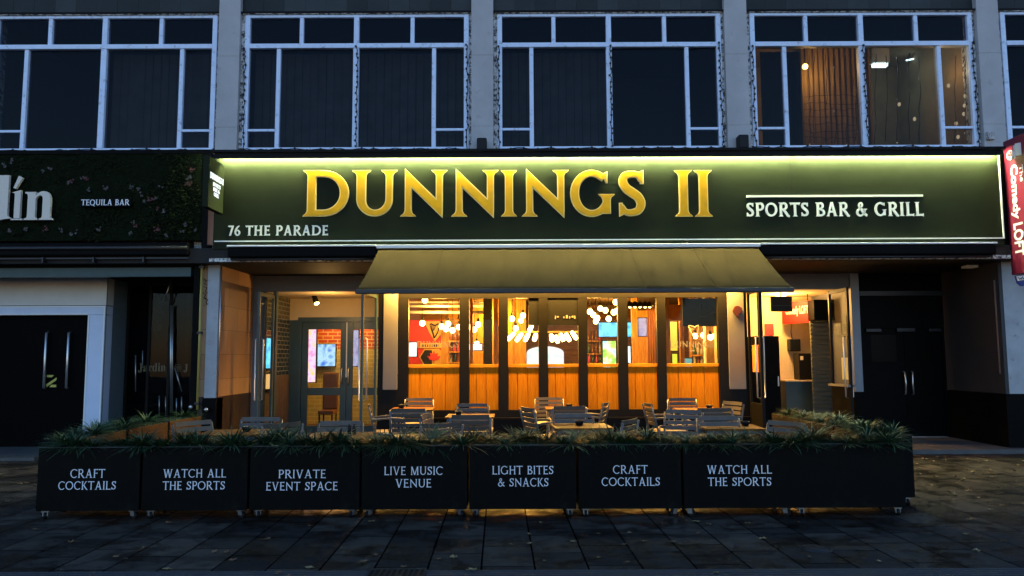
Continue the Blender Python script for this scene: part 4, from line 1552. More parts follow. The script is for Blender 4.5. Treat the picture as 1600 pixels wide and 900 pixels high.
X0, Z0 = P(1205, 487, 15.1); X1, Z1 = P(1237, 463, 15.1)
t = thing('television', 'black flat television hanging by the ceiling of the cream lobby', 'television', ((X0 + X1) / 2, 15.1, Z0))
MB().box(X0, X1, 15.08, 15.14, Z0, Z1).build('case', 'black_plastic', t, bevel=.008)
MB().box(X0 + .03, X1 - .03, 15.074, 15.079, Z0 + .12, Z0 + .13).build('trim', 'dark_metal', t)
MB().tube([((X0 + X1) / 2, 15.15, Z1 - .03), ((X0 + X1) / 2, 15.15, zc_)], .015).build('bracket', 'dark_metal', t)
# hanging red sign
A = Vector((PX(1223, 488, 16.1), 16.15)); B = Vector((PX(1267, 481, 15.5), 15.5))
t = thing('hanging_sign', 'red hanging sign with white Comedy LOFT writing inside the cream lobby', 'sign', ((A.x + B.x) / 2, 15.8, 2.35))
d = (B - A); ln = d.length; d.normalize(); nm = Vector((d.y, -d.x))
zb_, zt2 = PZ(1240, 505, 15.85), PZ(1240, 471, 15.85)
def fs_(u, v, dd):
    q = A + d * u + nm * dd
    return (q.x, q.y, v)
mb = MB()
mb.hexa([fs_(0, zb_, 0), fs_(ln, zb_, 0), fs_(ln, zb_, -.06), fs_(0, zb_, -.06)], [fs_(0, zt2, 0), fs_(ln, zt2, 0), fs_(ln, zt2, -.06), fs_(0, zt2, -.06)])
mb.build('board', mat('loft_red', (.26, .008, .006), .6, spec=.2), t)
mb = MB()
add_font(mb, 'Comedy LOFT', (.1, ln - .06, zb_ + .14, zt2 - .1), fs_, .006, bold_serif=False, offset=.02)
mb.build('lettering', mat('dull_white', (.30, .27, .22), .6), t)
mb = MB()
mb.tube([fs_(.1, zt2, -.03), fs_(.1, zc_, -.03)], .01); mb.tube([fs_(ln - .1, zt2, -.03), fs_(ln - .1, zc_, -.03)], .01)
mb.build('chain', 'dark_metal', t)
X0, Z0 = P(1232.5, 549, YK - .1); X1, Z1 = P(1248, 530, YK - .1)
t = thing('wall_speaker', 'small black box speaker on the cream lobby wall under a hanging cable', 'speaker', ((X0 + X1) / 2, YK, Z0))
MB().box(X0, X1, YK - .2, YK - .002, Z0, Z1).build('case', 'black_plastic', t, bevel=.01)
MB().tube([((X0 + X1) / 2, YK - .02, Z1), ((X0 + X1) / 2 - .02, YK - .02, Z1 + .15), ((X0 + X1) / 2, YK - .02, PZ(1240, 503, YK))], .007).build('cable', 'black_plastic', t)
X0, Z0 = P(1249, 593, 16.0); X1, Z1 = P(1270, 552, 16.0)
t = thing('floor_speaker', 'tall black cabinet speaker with a pale sticker standing on the lobby counter', 'speaker', ((X0 + X1) / 2, 16.05, zct))
MB().box(X0, X1, 15.98, 16.3, zct + .001, Z1).build('case', 'black_plastic', t, bevel=.01)
MB().box(X0 + .03, X0 + .09, 15.972, 15.979, Z1 - .14, Z1 - .06).build('sticker', 'paper', t)
X0, Z0 = P(1193, 665, 15.6); X1, Z1 = P(1217, 525, 15.6)
t = thing('cupboard', 'tall black cupboard standing inside the cream lobby beside the post', 'cupboard', ((X0 + X1) / 2, 15.8, 0))
MB().box(X0 - .1, X1, 15.6, 16.2, .012, Z1).build('case', 'black_paint', t, bevel=.006)
MB().box(X1 - .06, X1 - .04, 15.57, 15.6, 1.0, 1.2).build('handle', 'aluminium', t)
X0, Z0 = P(1195, 524, YK); X1, Z1 = P(1208, 506, YK)
solo('poster', MB().box(X0, X1, YK - .03, YK - .004, Z0, Z1), mat('poster_red', (.35, .02, .02), .5, var=.3, scale=12), 'small dark red poster on the cream lobby wall above the black cupboard', 'poster', (X0, YK, Z0))
la = bpy.data.lights.new('kiosk_light', 'POINT'); la.energy = 38; la.color = (1, .55, .15); la.shadow_soft_size = .08
t = thing('ceiling_lamp', 'small round warm ceiling lamp of the cream lobby', 'lamp', (PX(1225, 470, 15.5), 15.4, zc_))
lo = bpy.data.objects.new('kiosk_light', la); lo.parent = t; lo.location = (.0, .25, -.2); COL.objects.link(lo)
MB().lathe([(.09, -.05), (.11, -.03), (.11, -.001)], (PX(1225, 470, 15.5), 15.65, zc_)).build('lamp_shade', emit_mat('lamp_cream', (1, .7, .35), 1.5), t)

# ================================================================== INSIDE THE BAR
zceil = 3.1
bx_0, bx_1, by1 = -7.0, 7.0, 21.5
rm = MB()
rm.box(bx_0, bx_1, by1, by1 + .1, 0, zceil); rm.box(bx_0 - .1, bx_0, YL + .1, by1, 0, zceil); rm.box(bx_1, bx_1 + .1, YL + .1, by1, 0, zceil)
structure('bar_room_wall', rm, 'bar_wood_dark')
structure('bar_room_ceiling', MB().box(lx1 + .13, rx0 - .12, YS + .19, YL + .15, zceil, zceil + .1).box(bx_0, bx_1, YL + .15, by1, zceil, zceil + .1), 'ceiling_dark')
structure('bar_room_floor', MB().box(lx1 + .13, rx0 - .12, YS + .11, YL + .13, -.01, .014).box(bx_0, bx_1, YL + .13, by1, -.01, .014), 'brown_carpet')


def slab(name, pa, pb, Y, material, label, cat, thick=.05, parts=None, bevel=.004, pole=True):
    """A framed flat thing in the room, given by its corners in the plane Y."""
    X0, Z0 = P(pa[0], pb[1], Y); X1, Z1 = P(pb[0], pa[1], Y)
    t = thing(name, label, cat, ((X0 + X1) / 2, Y, Z0))
    MB().box(X0, X1, Y, Y + thick, Z0, Z1).build(parts or 'panel', material, t)
    MB().box(X0 - .02, X1 + .02, Y + .012, Y + thick + .02, Z0 - .02, Z1 + .02).build('case', 'black_plastic', t, bevel=bevel)
    return t, X0, X1, Z0, Z1


# left window: red wall with signs
xw0, xw1 = PX(600, 540, 18.2), PX(700, 540, 18.2)
t = thing('partition_wall', 'red painted partition with gold pub signs behind the first bar window', 'partition', ((xw0 + xw1) / 2, 18.2, 0))
MB().box(xw0, xw1, 18.2, 18.3, 0, PZ(660, 500, 18.2)).build('panel', 'red_paint', t)
MB().box(xw0, xw1, 18.19, 18.31, PZ(660, 500, 18.2) + .002, zceil).build('head', 'bar_wood_dark', t)
MB().box(PX(689, 540, 18.1), PX(700, 540, 18.1), 18.12, 18.195, 0, PZ(660, 500, 18.2)).build('post', 'bar_wood', t)
t = thing('harp_sign', 'gold kite shaped sign with a dark harp on the red wall', 'sign', (PX(678, 515, 18.1), 18.1, PZ(678, 532, 18.1)))
k = [P(662, 502, 18.12), P(696, 502, 18.12), P(691, 520, 18.12), P(679, 533, 18.12), P(671, 520, 18.12)]
MB().wall(k, 18.13, 18.185).build('board', 'gold_paint', t)
harp(PX(678, 516, 18.1), PZ(678, 517, 18.1), .34, 18.12, .9).build('harp', 'black_plastic', t)
t = thing('name_plate', 'long gold name plate under the harp sign on the red wall', 'sign', (PX(673, 540, 18.1), 18.12, PZ(673, 544, 18.1)))
X0, Z0 = P(656, 544, 18.15); X1, Z1 = P(691, 536, 18.15)
MB().box(X0, X1, 18.15, 18.19, Z0, Z1).build('board', 'gold_paint', t)
mb = MB()
for i in range(8): mb.box(X0 + .06 + i * .055, X0 + .09 + i * .055, 18.145, 18.149, Z0 + .03, Z1 - .03)
mb.build('worn_lettering', 'black_plastic', t)
t = thing('crest', 'six sided gold and black crest with red leaf at the foot of the red wall', 'sign', (PX(675, 560, 18.1), 18.12, PZ(675, 572, 18.1)))
hx = [P(655 + a, 545 + b, 18.15) for a, b in ((8, 0), (31, 0), (40, 13), (31, 28), (8, 28), (0, 13))]
MB().wall(hx, 18.15, 18.19).build('board', 'gold_paint', t)
hx = [P(655 + a, 545 + b, 18.15) for a, b in ((9, 2), (20, 2), (20, 26), (9, 26), (2, 13))]
MB().wall(hx, 18.14, 18.149).build('dark_half', 'black_plastic', t)
lf = [(0, .5), (.1, .25), (.3, .32), (.25, .05), (.5, .1), (.3, -.2), (.05, -.25), (0, -.5), (-.05, -.25), (-.3, -.2), (-.5, .1), (-.25, .05), (-.3, .32), (-.1, .25)]
cx, cz = P(678, 558, 18.12)
mb = MB()
for i in range(14):
    a, b = lf[i], lf[(i + 1) % 14]
    mb.wall([(cx, cz), (cx + a[0] * .32, cz + a[1] * .32), (cx + b[0] * .32, cz + b[1] * .32)], 18.125 + .0005 * (i % 2), 18.138)
mb.build('leaf', 'red_paint', t)
slab('television', (628, 535), (651, 557), 17.6, 'screen_white', 'small bright television low beside the red wall', 'television', parts='screen')
slab('notice_board', (733, 537.5), (753, 547), 18.0, 'arch_white', 'small bright white lit notice behind the second bar window', 'sign', parts='screen')
mb = MB()
for i, (py, r) in enumerate(((478, .03), (487, .035), (470, .025))):
    X0, Z = P(600, py, 16.8)
    mb.tube([(X0, 16.8 + .2 * i, Z), (X0 + 2.2, 17.0 + .2 * i, Z)], r)
solo('ceiling_pipe', mb, 'trim_white', 'pale pipes running under the dark bar ceiling over the red wall', 'pipe', (-2, 16.8, 2.8))
# columns and posts
def post(p0, p1, Y, material, label, y1=None, zt_=None):
    X0, X1 = PX(p0, 540, Y), PX(p1, 540, Y)
    mb = MB().box(X0, X1, Y, Y + max(.12, X1 - X0), .014, zt_ or zceil)
    return solo('post', mb, material, label, 'post', ((X0 + X1) / 2, Y, 0), bevel=.01)
post(755, 769, 17.0, 'tower_black', 'thick dark column standing behind the second bar window')
post(734, 739, 16.2, 'bar_wood', 'slim golden wood post at the edge of the second bar window')
post(771, 779, 16.6, 'bar_wood', 'broad golden wood post right behind the dark column')
post(802, 806, 19.0, 'bar_wood', 'thin golden post behind the row of angled lamps')
post(988, 997, 17.2, 'bar_wood', 'golden wood post beside the tilted violet poster')
post(1041, 1048, 15.6, 'bar_wood', 'golden wood post at the edge of the harp window')
post(1063, 1069.5, 16.0, 'bar_wood', 'pale golden post behind the etched harp', )
post(1101, 1104, 16.6, 'trim_white', 'thin pale post behind the etched window writing')
X0, X1 = PX(1041, 480, 15.9), PX(1069, 480, 15.9)
solo('beam', MB().box(X0, X1, 15.78, 15.98, PZ(1050, 501, 15.78), PZ(1050, 476, 15.78)), 'bar_wood', 'deep golden wood beam joining two posts in the harp window', 'beam', (X0, 15.9, 2.3), bevel=.01)
# golden timber wall behind the middle windows
X0, X1 = PX(700, 540, 19.6), PX(822, 540, 19.6)
solo('timber_wall', MB().box(X0, X1, 19.6, 19.7, .014, zceil), 'bar_wood', 'golden timber partition behind the angled lamps', 'partition', ((X0 + X1) / 2, 19.6, 0))
X0, X1 = PX(996, 540, 18.0), PX(1041, 540, 18.0)
solo('timber_wall', MB().box(X0, X1, 18.0, 18.1, .014, PZ(1010, 485, 18)), 'bar_wood', 'golden boarded partition behind the violet poster', 'partition', ((X0 + X1) / 2, 18, 0))
X0, X1 = PX(1078, 540, 17.6), PX(1140, 540, 17.6)
solo('timber_wall', MB().box(X0, X1, 17.6, 17.7, .014, zceil), 'bar_wood', 'golden boarded partition at the end of the bar room behind the black television', 'partition', ((X0 + X1) / 2, 17.6, 0))
# arched white screen
Y = 20.6
X0, X1 = PX(823, 560, Y), PX(881, 560, Y)
Z0, Z1, Z2 = PZ(850, 580, Y), PZ(850, 551, Y), PZ(850, 541, Y)
pts = [(X0, Z0), (X1, Z0), (X1, Z1)] + [((X0 + X1) / 2 + (X1 - X0) / 2 * math.cos(R(a)), Z1 + (Z2 - Z1) * math.sin(R(a))) for a in range(15, 180, 15)] + [(X0, Z1)]
t = thing('arched_screen', 'bright white arched screen at the back of the bar', 'screen', ((X0 + X1) / 2, Y, Z0))
MB().wall(pts, Y, Y + .05).build('screen', screen_mat('arch_screen', [(.55, .85, .85), (1, 1, 1), (1, 1, 1), (.7, .9, .95)], .26, 3, 9), t)
MB().box(X0 - .06, X1 + .06, Y + .02, Y + .12, Z0 - .1, Z0 - .003).build('case', 'black_plastic', t)
slab('television', (936, 504), (986, 526), 18.6, 'screen_blue', 'large blue television hung high behind two bar windows', 'television', parts='screen')
slab('gaming_machine', (942.5, 533), (962, 575), 18.9, 'screen_green', 'tall green and yellow lit game screen below the blue television', 'screen', parts='screen')
slab('television', (928, 534), (937, 551), 19.6, 'screen_violet', 'small dim violet screen beside the tall green screen', 'television', parts='screen')
slab('game_panel', (974, 541), (985, 567), 18.4, 'screen_white', 'narrow pale lit panel low behind the sixth bar window', 'screen', parts='screen')
slab('poster', (998, 497), (1010, 525), 17.4, 'screen_violet', 'tilted violet lit poster in a pale frame on golden boards', 'poster', parts='screen')
slab('game_panel', (1048, 503), (1057.5, 548), 16.8, emit_mat('yellow_case', (1, .75, .06), .22), 'narrow yellow lit panel between two golden posts', 'screen', parts='screen')
slab('notice_board', (1051, 553), (1058, 575), 16.2, emit_mat('yellow_note', (.9, .9, .05), .25), 'small bright yellow notice low in the harp window', 'sign', parts='screen')
slab('cooler', (1069, 560), (1081, 580), 17.0, emit_mat('cooler_teal', (.05, .6, .65), .15), 'teal lit cooler low behind the etched harp', 'cooler', parts='screen')
X0, Z0 = P(1066, 514, 15.35); X1, Z1 = P(1121, 466, 15.35)
t = thing('television', 'big black television seen from behind in the top of the harp window', 'television', ((X0 + X1) / 2, 15.35, Z0))
MB().box(X0, X1, 15.3, 15.38, Z0 + .05, Z1).build('case', 'black_plastic', t, bevel=.02)
MB().box(X0 + .35, X1 - .25, 15.24, 15.298, Z0 + .25, Z1 - .12).build('back_cover', 'black_plastic', t, bevel=.015)
MB().tube([(X1 - .3, 15.27, Z0 + .3), (X1 - .1, 15.22, Z0 + .35), (X1 + .1, 15.25, Z0 + .25)], .02).tube([((X0 + X1) / 2, 15.34, Z1), ((X0 + X1) / 2, 15.34, zceil)], .03).build('bracket', 'black_plastic', t)
# drape
mb = MB()
xs0, xs1 = PX(1011, 540, 16.4), PX(1027, 540, 16.4)
n = 9
for i in range(n):
    a, b = xs0 + (xs1 - xs0) * i / n, xs0 + (xs1 - xs0) * (i + 1) / n
    ya, yb = 16.4 + .05 * (i % 2), 16.4 + .05 * ((i + 1) % 2)
    mb.hexa([(a, ya, .1), (b, yb, .1), (b, yb + .012, .1), (a, ya + .012, .1)], [(a + .02, ya, PZ(1018, 482, 16.4)), (b, yb, PZ(1018, 482, 16.4)), (b, yb + .012, PZ(1018, 482, 16.4)), (a + .02, ya + .012, PZ(1018, 482, 16.4))])
solo('drape', mb, 'orange_drape', 'red and orange drape hanging beside the harp window post', 'curtain', (xs0, 16.4, .1))
# shelves of bottles
mat('bottle_green', (.01, .05, .02), .1); mat('bottle_amber', (.16, .05, .01), .1); mat('bottle_clear', (.3, .3, .28), .1); mat('bottle_pink', (.45, .05, .12), .2)
def shelf(p0, p1, rows, Y, lab, grp, blab):
    X0, X1 = PX(p0, 540, Y), PX(p1, 540, Y)
    t = thing('bottle_shelf', lab, 'shelf', ((X0 + X1) / 2, Y, .014))
    MB().box(X0, X1, Y + .2, Y + .22, .014, 2.5).build('back_panel', 'bar_wood_dark', t)
    for py in rows:
        Z = PZ(700, py, Y)
        MB().box(X0, X1, Y, Y + .2, Z - .03, Z).build('shelf_board', 'bar_wood', t)
        n = max(3, int((X1 - X0) / .085))
        for i in range(n):
            x = X0 + (X1 - X0) * (i + .5) / n
            h = r2b.uniform(.8, 1.15)
            mb = MB().lathe([(.03, 0), (.032, .02), (.032, .14 * h), (.012, .19 * h), (.012, .25 * h), (.014, .26 * h)], (x, Y + .09, Z + .001), 10)
            solo('bottle', mb, r2b.choice(['bottle_green', 'bottle_amber', 'bottle_clear', 'bottle_pink']), blab, 'bottle', (x, Y + .09, Z), group=grp)
r2b = random.Random(5)
shelf(701, 719, (566, 549, 532), 17.0, 'dark bottle shelf at the edge of the first bar window beside the red wall', 'bottles by the red wall', 'small bottle on the dark shelf beside the red wall')
shelf(918, 941, (568, 553, 533), 19.0, 'dark bottle shelf below the globe bulbs in the fifth bar window', 'bottles below the globe bulbs', 'small bottle on the shelf under the globe bulbs')
shelf(1084, 1100, (570, 556), 16.9, 'low bottle shelf under the bulbs in the harp window', 'bottles in the harp window', 'small bottle on the low shelf in the harp window')
for px in (984, 992, 1000, 1008, 1015):
    X, Z = P(px, 476, 16.2)
    t = thing('dome_lamp', 'small black dome lamp shade in a row under the bar ceiling', 'lamp', (X, 16.2, Z), 'row of black dome shades')
    MB().lathe([(.085, -.05), (.08, 0), (.05, .05), (.015, .07), (.008, .08)], (X, 16.2, Z), 12).build('shade', 'black_plastic', t)
    MB().tube([(X, 16.2, Z + .07), (X, 16.2, zceil)], .005, 5).build('cord', 'black_plastic', t)
    MB().sphere((X, 16.2, Z - .045), .03, 6).build('bulb', 'bulb_glow', t)
# machines seen through the teal doors
slab('gaming_machine', (481, 512), (494, 597), 17.6, 'screen_pink', 'tall pink lit game machine behind the first pane of the teal doors', 'screen', parts='screen')
slab('gaming_machine', (545, 516), (560, 572), 17.6, 'screen_violet', 'violet and blue lit game machine behind the second teal door', 'screen', parts='screen')
slab('television', (496, 538), (524, 572), 18.4, 'screen_sky', 'wide pale blue television glimpsed through the teal door on red brick', 'television', parts='screen')
X0, X1 = PX(470, 540, 18.6), PX(600, 540, 18.6)
mb = MB().box(X0, X1, 18.6, 18.7, PZ(520, 545, 18.6), zceil)
t = thing('brick_wall', 'red brick inner wall over yellow glazed bricks behind the teal doors', 'wall', ((X0 + X1) / 2, 18.6, 0))
mb.build('upper', 'red_brick', t)
MB().box(X0, X1, 18.6, 18.7, .014, PZ(520, 545, 18.6) - .003).build('lower', 'pale_glazed_brick', t)
X0, Z0 = P(503, 662, 17.3); X1, Z1 = P(528, 582, 17.3)
t = thing('lounge_chair', 'brown leather chair standing behind the teal door', 'chair', ((X0 + X1) / 2, 17.3, 0))
MB().box(X0, X1, 17.3, 17.4, .45, Z1).build('backrest', mat('leather', (.14, .06, .025), .4), t, bevel=.03)
MB().box(X0, X1, 16.9, 17.35, .36, .45).build('seat', 'leather' if False else M['leather'], t, bevel=.02)
for a in (X0 + .03, X1 - .03):
    for b in (16.93, 17.32):
        MB().tube([(a, b, .014), (a, b, .36)], .018).build('leg', 'black_plastic', t)
# hanging filament bulbs
BULBS = [(660, 505, 16.9), (690, 510, 17.6), (700, 506, 17.0), (697, 514, 17.4), (707, 516, 16.9), (716, 505, 17.8), (717, 511, 17.2), (747, 507, 16.6), (741, 515, 17.2), (735, 511, 16.9), (745, 537, 19.0),
         (800, 498, 16.8), (817, 493, 17.4), (806, 513, 17.2), (814, 501, 18.5), (922, 487, 16.9), (927, 492, 17.3), (933, 497, 17.0), (931, 502, 18.0), (938, 482, 18.5), (946, 485, 17.2), (951, 498, 17.6), (959, 488, 17.0), (963, 486, 17.9), (962, 472, 17.0),
         (1086, 525, 16.8), (1092, 528, 17.2), (1099, 524, 17.0), (1110, 527, 16.8), (1117, 525, 17.3), (1118, 503, 16.5), (664, 469, 16.3)]
pb = None
for px, py, Y in BULBS:
    X, Z = P(px, py, Y)
    t = thing('pendant_bulb', 'glowing round filament bulb hanging on a cord inside the bar', 'lamp', (X, Y, Z), 'filament bulbs hanging in the bar')
    MB().sphere((X, Y, Z), .062, 8, 1.1).build('globe', 'bulb_glow', t)
    MB().lathe([(.03, .06), (.03, .12), (.012, .14)], (X, Y, Z), 8).tube([(X, Y, Z + .13), (X, Y, zceil)], .006, 5).build('cord', 'black_plastic', t)
# fixture with splayed lamps
t = thing('chandelier', 'wide fixture of splayed glowing lamps over the middle of the bar', 'chandelier', (PX(850, 519, 17.0), 17.0, PZ(850, 519, 17)))
X0, Z0 = P(786, 519, 17.0); X1, _ = P(912, 519, 17.0)
MB().box(X0, X1, 16.97, 17.03, Z0 - .015, Z0 + .02).build('rail', 'gold_paint', t)
mb = MB()
for q in (.12, .88): mb.tube([(X0 + (X1 - X0) * q, 17, Z0), (X0 + (X1 - X0) * q, 17, zceil)], .008, 6)
mb.build('rod', 'black_plastic', t)
for i, (px, py) in enumerate(((798, 526), (811, 527), (823, 527), (836, 527), (850, 530), (862, 528), (870, 530), (878, 527), (887, 527), (897, 524), (829, 513))):
    X, Z = P(px, py, 17.0)
    dxx = (px - 850) / 50 * -.10 if px < 856 else -(px - 850) / 50 * .07
    mb = MB().tube([(X + dxx, 16.98, Z + .09), (X + dxx * .5, 16.98, Z + .05), (X - dxx * .5, 16.98, Z - .05), (X - dxx, 16.98, Z - .09)], [.03, .045, .05, .03], 8)
    mb.build('lamp', 'bulb_glow', t)
for (x, y, z, e) in ((-1.6, 16.6, 2.6, 70), (.2, 16.7, 2.6, 90), (1.8, 16.7, 2.6, 60), (3.6, 16.2, 2.5, 70), (-4.0, 17.6, 2.6, 60), (-.4, 19.2, 2.6, 80), (2.6, 19.4, 2.6, 40)):
    la = bpy.data.lights.new('bulb_light', 'POINT'); la.energy = e * .55; la.color = (1, .47, .075); la.shadow_soft_size = .15
    lo = bpy.data.objects.new('bulb_light', la); lo.location = (x, y, z); COL.objects.link(lo)


def atz(px, py, z):
    """The point of the photograph that lies at height z."""
    d = CROT @ Vector(((px - 800) / FPX, (450 - py) / FPX, -1.0))
    t = (z - CAM.z) / d.z
    return Vector((d.x * t, d.y * t, z))


# ================================================================== DARK DOUBLE DOORS
ddx0, ddx1 = PX(1345.5, 560, YS), xr - .014
ddm = PX(1417, 600, YS)
dd = thing('double_door', 'pair of black doors with long pale handles and dark glass tops', 'door', ((ddx0 + ddx1) / 2, YS, .07))
zdt = PZ(1417, 513, YS)
MB().box(ddx0, ddx1, YS - .02, YS + .1, zdt + .05, zs_ - .004).build('transom', 'black_paint', dd)
MB().box(ddx0 + .004, PX(1476, 460, YS), YS - .05, YS - .022, PZ(1400, 462, YS), PZ(1400, 455, YS)).build('rail', 'dark_metal', dd)
MB().box(ddx0, ddx0 + .07, YS - .01, YS + .1, .07, zdt + .048).box(ddx1 - .05, ddx1, YS - .01, YS + .1, .07, zdt + .048).box(ddx0 + .07, ddx1 - .05, YS - .01, YS + .1, zdt, zdt + .048).build('frame', 'black_paint', dd)
MB().box(ddx0 + .07, ddx1 - .05, YS - .04, YS + .1, .06, .085).build('threshold', 'aluminium', dd)
for a, b, hx_, s in ((ddx0 + .072, ddm - .003, PX(1412.5, 600, YS), 1), (ddm + .003, ddx1 - .052, PX(1425, 600, YS), -1)):
    zg0, zg1 = PZ(1400, 565, YS), PZ(1400, 523, YS)
    mb = MB().box(a, b, YS + .02, YS + .065, .09, zg0).box(a, b, YS + .02, YS + .065, zg1, zdt - .004).box(a, a + .14, YS + .021, YS + .064, zg0, zg1).box(b - .14, b, YS + .021, YS + .064, zg0, zg1)
    lf_ = mb.build('leaf', 'black_paint', dd, bevel=.004)
    MB().box(a + .14, b - .14, YS + .03, YS + .04, zg0, zg1).build('pane', mat('dark_pane_%d' % (s + 1), (.004, .0035, .003), .3, spec=.05), lf_)
    zh0, zh1 = PZ(1417, 617, YS), PZ(1417, 580, YS)
    MB().tube([(hx_, YS + .02, zh0), (hx_, YS - .05, zh0 + .02), (hx_ + .012 * s, YS - .055, (zh0 + zh1) / 2), (hx_, YS - .05, zh1 - .02), (hx_, YS + .02, zh1)], .016).build('handle', 'aluminium', lf_)
    ca = (a + .03, a + .32) if s == 1 else (b - .25, b - .02)
    MB().box(ca[0], ca[1], YS - .055, YS + .018, zdt - .07, zdt - .005).build('door_closer', 'dark_metal', lf_, bevel=.006)
X0, Z = P(1400, 516, YS); X1, _ = P(1428, 516, YS)
MB().box(X0, X1, YS - .05, YS - .012, Z - .03, Z + .04).build('closer_arm', 'dark_metal', dd, bevel=.004)
# black infill between door head pieces and the wall beyond
MB().box(ddx0, ddx1, YS + .12, YS + .2, 0, zs_ - .004).build('backing', 'black_paint', dd)

# red projecting sign at the far pillar
Yr = 12.55
xsr = PX(1567, 222, Yr)
zr1_, zr0_ = PZ(1567, 222, Yr), PZ(1577, 430, Yr)
rs = thing('projecting_sign', 'tall red projecting sign with white Comedy LOFT writing running down it', 'sign', (xsr, Yr, zr0_))
yn_ = Yr - .85
MB().box(xsr, xsr + .14, yn_, Yr, zr0_, zr1_).build('box', 'sign_red', rs, bevel=.006)
def fr_(u, v, d):                                    # u runs down the face, v toward the street
    return (xsr - d, Yr - v, zr1_ - u)
HH = zr1_ - zr0_
mb = MB()
add_font(mb, 'Comedy', (HH * .20, HH * .60, .10, .32), fr_, .006, bold_serif=False, offset=.025)
add_font(mb, 'LOFT', (HH * .63, HH * .87, .13, .36), fr_, .006, bold_serif=False, offset=.03)
add_font(mb, 'The', (HH * .22, HH * .34, .37, .45), fr_, .006, bold_serif=False, offset=.01)
mb.build('lettering', 'white_letter', rs)
mb = MB()
ring = [(HH * .12 + .075 * math.cos(a * math.pi / 10), .17 + .075 * math.sin(a * math.pi / 10)) for a in range(21)]
mb.tube([fr_(u, v, .006) for u, v in ring], .010, 6)
for a in range(4):
    q = a * math.pi / 2 + .5
    mb.prism([(HH * .12 + .02 * math.cos(q), .17 + .02 * math.sin(q)), (HH * .12 + .055 * math.cos(q - .3), .17 + .055 * math.sin(q - .3)), (HH * .12 + .055 * math.cos(q + .3), .17 + .055 * math.sin(q + .3))], lambda u, v: fr_(u, v, .008), lambda u, v: fr_(u, v, 0))
mb.prism([(HH * .06, .26), (HH * .155, .26), (HH * .155, .29), (HH * .06, .29)], lambda u, v: fr_(u, v, .008), lambda u, v: fr_(u, v, 0))
mb.prism([(HH * .05, .30), (HH * .14, .30), (HH * .15, .44), (HH * .06, .44)], lambda u, v: fr_(u, v, .008), lambda u, v: fr_(u, v, 0))
mb.build('emblem', 'white_letter', rs)
mb = MB()
mb.box(xsr + .02, xsr + .12, Yr, Yr + .35, zr1_ - .5, zr1_ - .42).box(xsr + .02, xsr + .12, Yr, Yr + .35, zr0_ + .4, zr0_ + .48)
mb.build('bracket', 'dark_metal', rs)
# small blue and white sign under it
z0_ = PZ(1582, 450, Yr - .02)
t = thing('hanging_plate', 'small white and blue plate hanging under the red projecting sign', 'sign', (xsr, Yr - .3, z0_))
pl = [(Yr - .02, zr0_ - .015), (Yr - .06, z0_ + .08), (Yr - .14, z0_ + .02), (Yr - .3, z0_), (Yr - .5, z0_ + .02), (Yr - .6, zr0_ - .015)]
MB().prism(pl, lambda u, v: (xsr + .03, u, v), lambda u, v: (xsr + .09, u, v)).build('plate', mat('plate_blue', (.03, .07, .32), .4), t)
MB().prism([(Yr - .07, zr0_ - .03), (Yr - .10, z0_ + .11), (Yr - .5, z0_ + .11), (Yr - .55, zr0_ - .03)], lambda u, v: (xsr + .025, u, v), lambda u, v: (xsr + .029, u, v)).build('band', 'white_letter', t)
mb = MB()
for i in range(3):
    y = Yr - .13 - i * .1
    mb.tube([(xsr + .022, y, zr0_ - .05), (xsr + .022, y - .025, z0_ + .13), (xsr + .022, y - .05, zr0_ - .07), (xsr + .022, y - .075, z0_ + .13), (xsr + .022, y - .10, zr0_ - .05)], .007, 5)
mb.build('mark', 'plate_blue' if False else M['plate_blue'], t)
# dark shop beyond the far pillar
t = thing('far_shopfront', 'dark blue grey shop front beyond the red projecting sign', 'shopfront', (xr + 2.5, YS, 0))
MB().box(xr + .75, xr + 4.5, YF + .4, YF + .6, 0, zs_ - .003).build('wall', 'slate_b', t)
MB().box(xr + .6, xr + 4.5, YG, YF + .35, fz0 - .1, fz1 + .05).build('fascia', 'slate_a', t)
MB().box(xr + .06, xr + .55, YF - .004, YF + .03, zq, zs_ + .3).build('pillar_casing', 'grey_stone', t)

# ================================================================== NEIGHBOURING TEQUILA BAR
YN = 12.6
nx0, nx1 = PX(-160, 300, YN), PX(318, 300, YN)
nz0, nz1 = PZ(150, 376, YN), PZ(150, 241, YN)
ms = thing('mossy_sign', 'dark fascia covered in artificial moss and flowers with big cream lower case letters', 'sign', ((nx0 + nx1) / 2, YN, nz0))
MB().box(nx0, nx1, YN, YF + .1, nz0, nz1).build('panel', 'moss', ms)
MB().box(nx0, nx1 + .10, YN - .02, YF + .1, nz1 + .003, nz1 + .07).box(nx1 + .003, nx1 + .10, YN - .02, YF + .1, nz0 - .25, nz1).build('frame', 'black_paint', ms)
mb = MB()
r2 = random.Random(3)
clumps = [(r2.uniform(nx0, nx1), r2.uniform(nz0, nz1)) for _ in range(40)] + [(PX(278 + r2.uniform(-10, 12), 280, YN), PZ(278, r2.uniform(250, 340), YN)) for _ in range(26)] + [(PX(r2.uniform(200, 310), 350, YN), PZ(250, r2.uniform(340, 372), YN)) for _ in range(16)]
def leaf_quad(mb, p, d, ln, w, up=None):
    d = Vector(d).normalized()
    s = d.cross(Vector((0, -1, .3))).normalized() * w
    p = Vector(p)
    q = p + d * ln * .5
    mb._add([p, q + s, p + d * ln, q - s], [(0, 1, 2, 3)])
for X, Z in clumps:
    for k in range(34):
        px_, pz_ = X + r2.gauss(0, .10), Z + r2.gauss(0, .13)
        if not (nx0 < px_ < nx1 and nz0 < pz_ < nz1): continue
        leaf_quad(mb, (px_, YN - r2.uniform(.0, .05), pz_), (r2.uniform(-1, 1), r2.uniform(-.7, -.1), r2.uniform(-1, .5)), r2.uniform(.03, .075), r2.uniform(.008, .018))
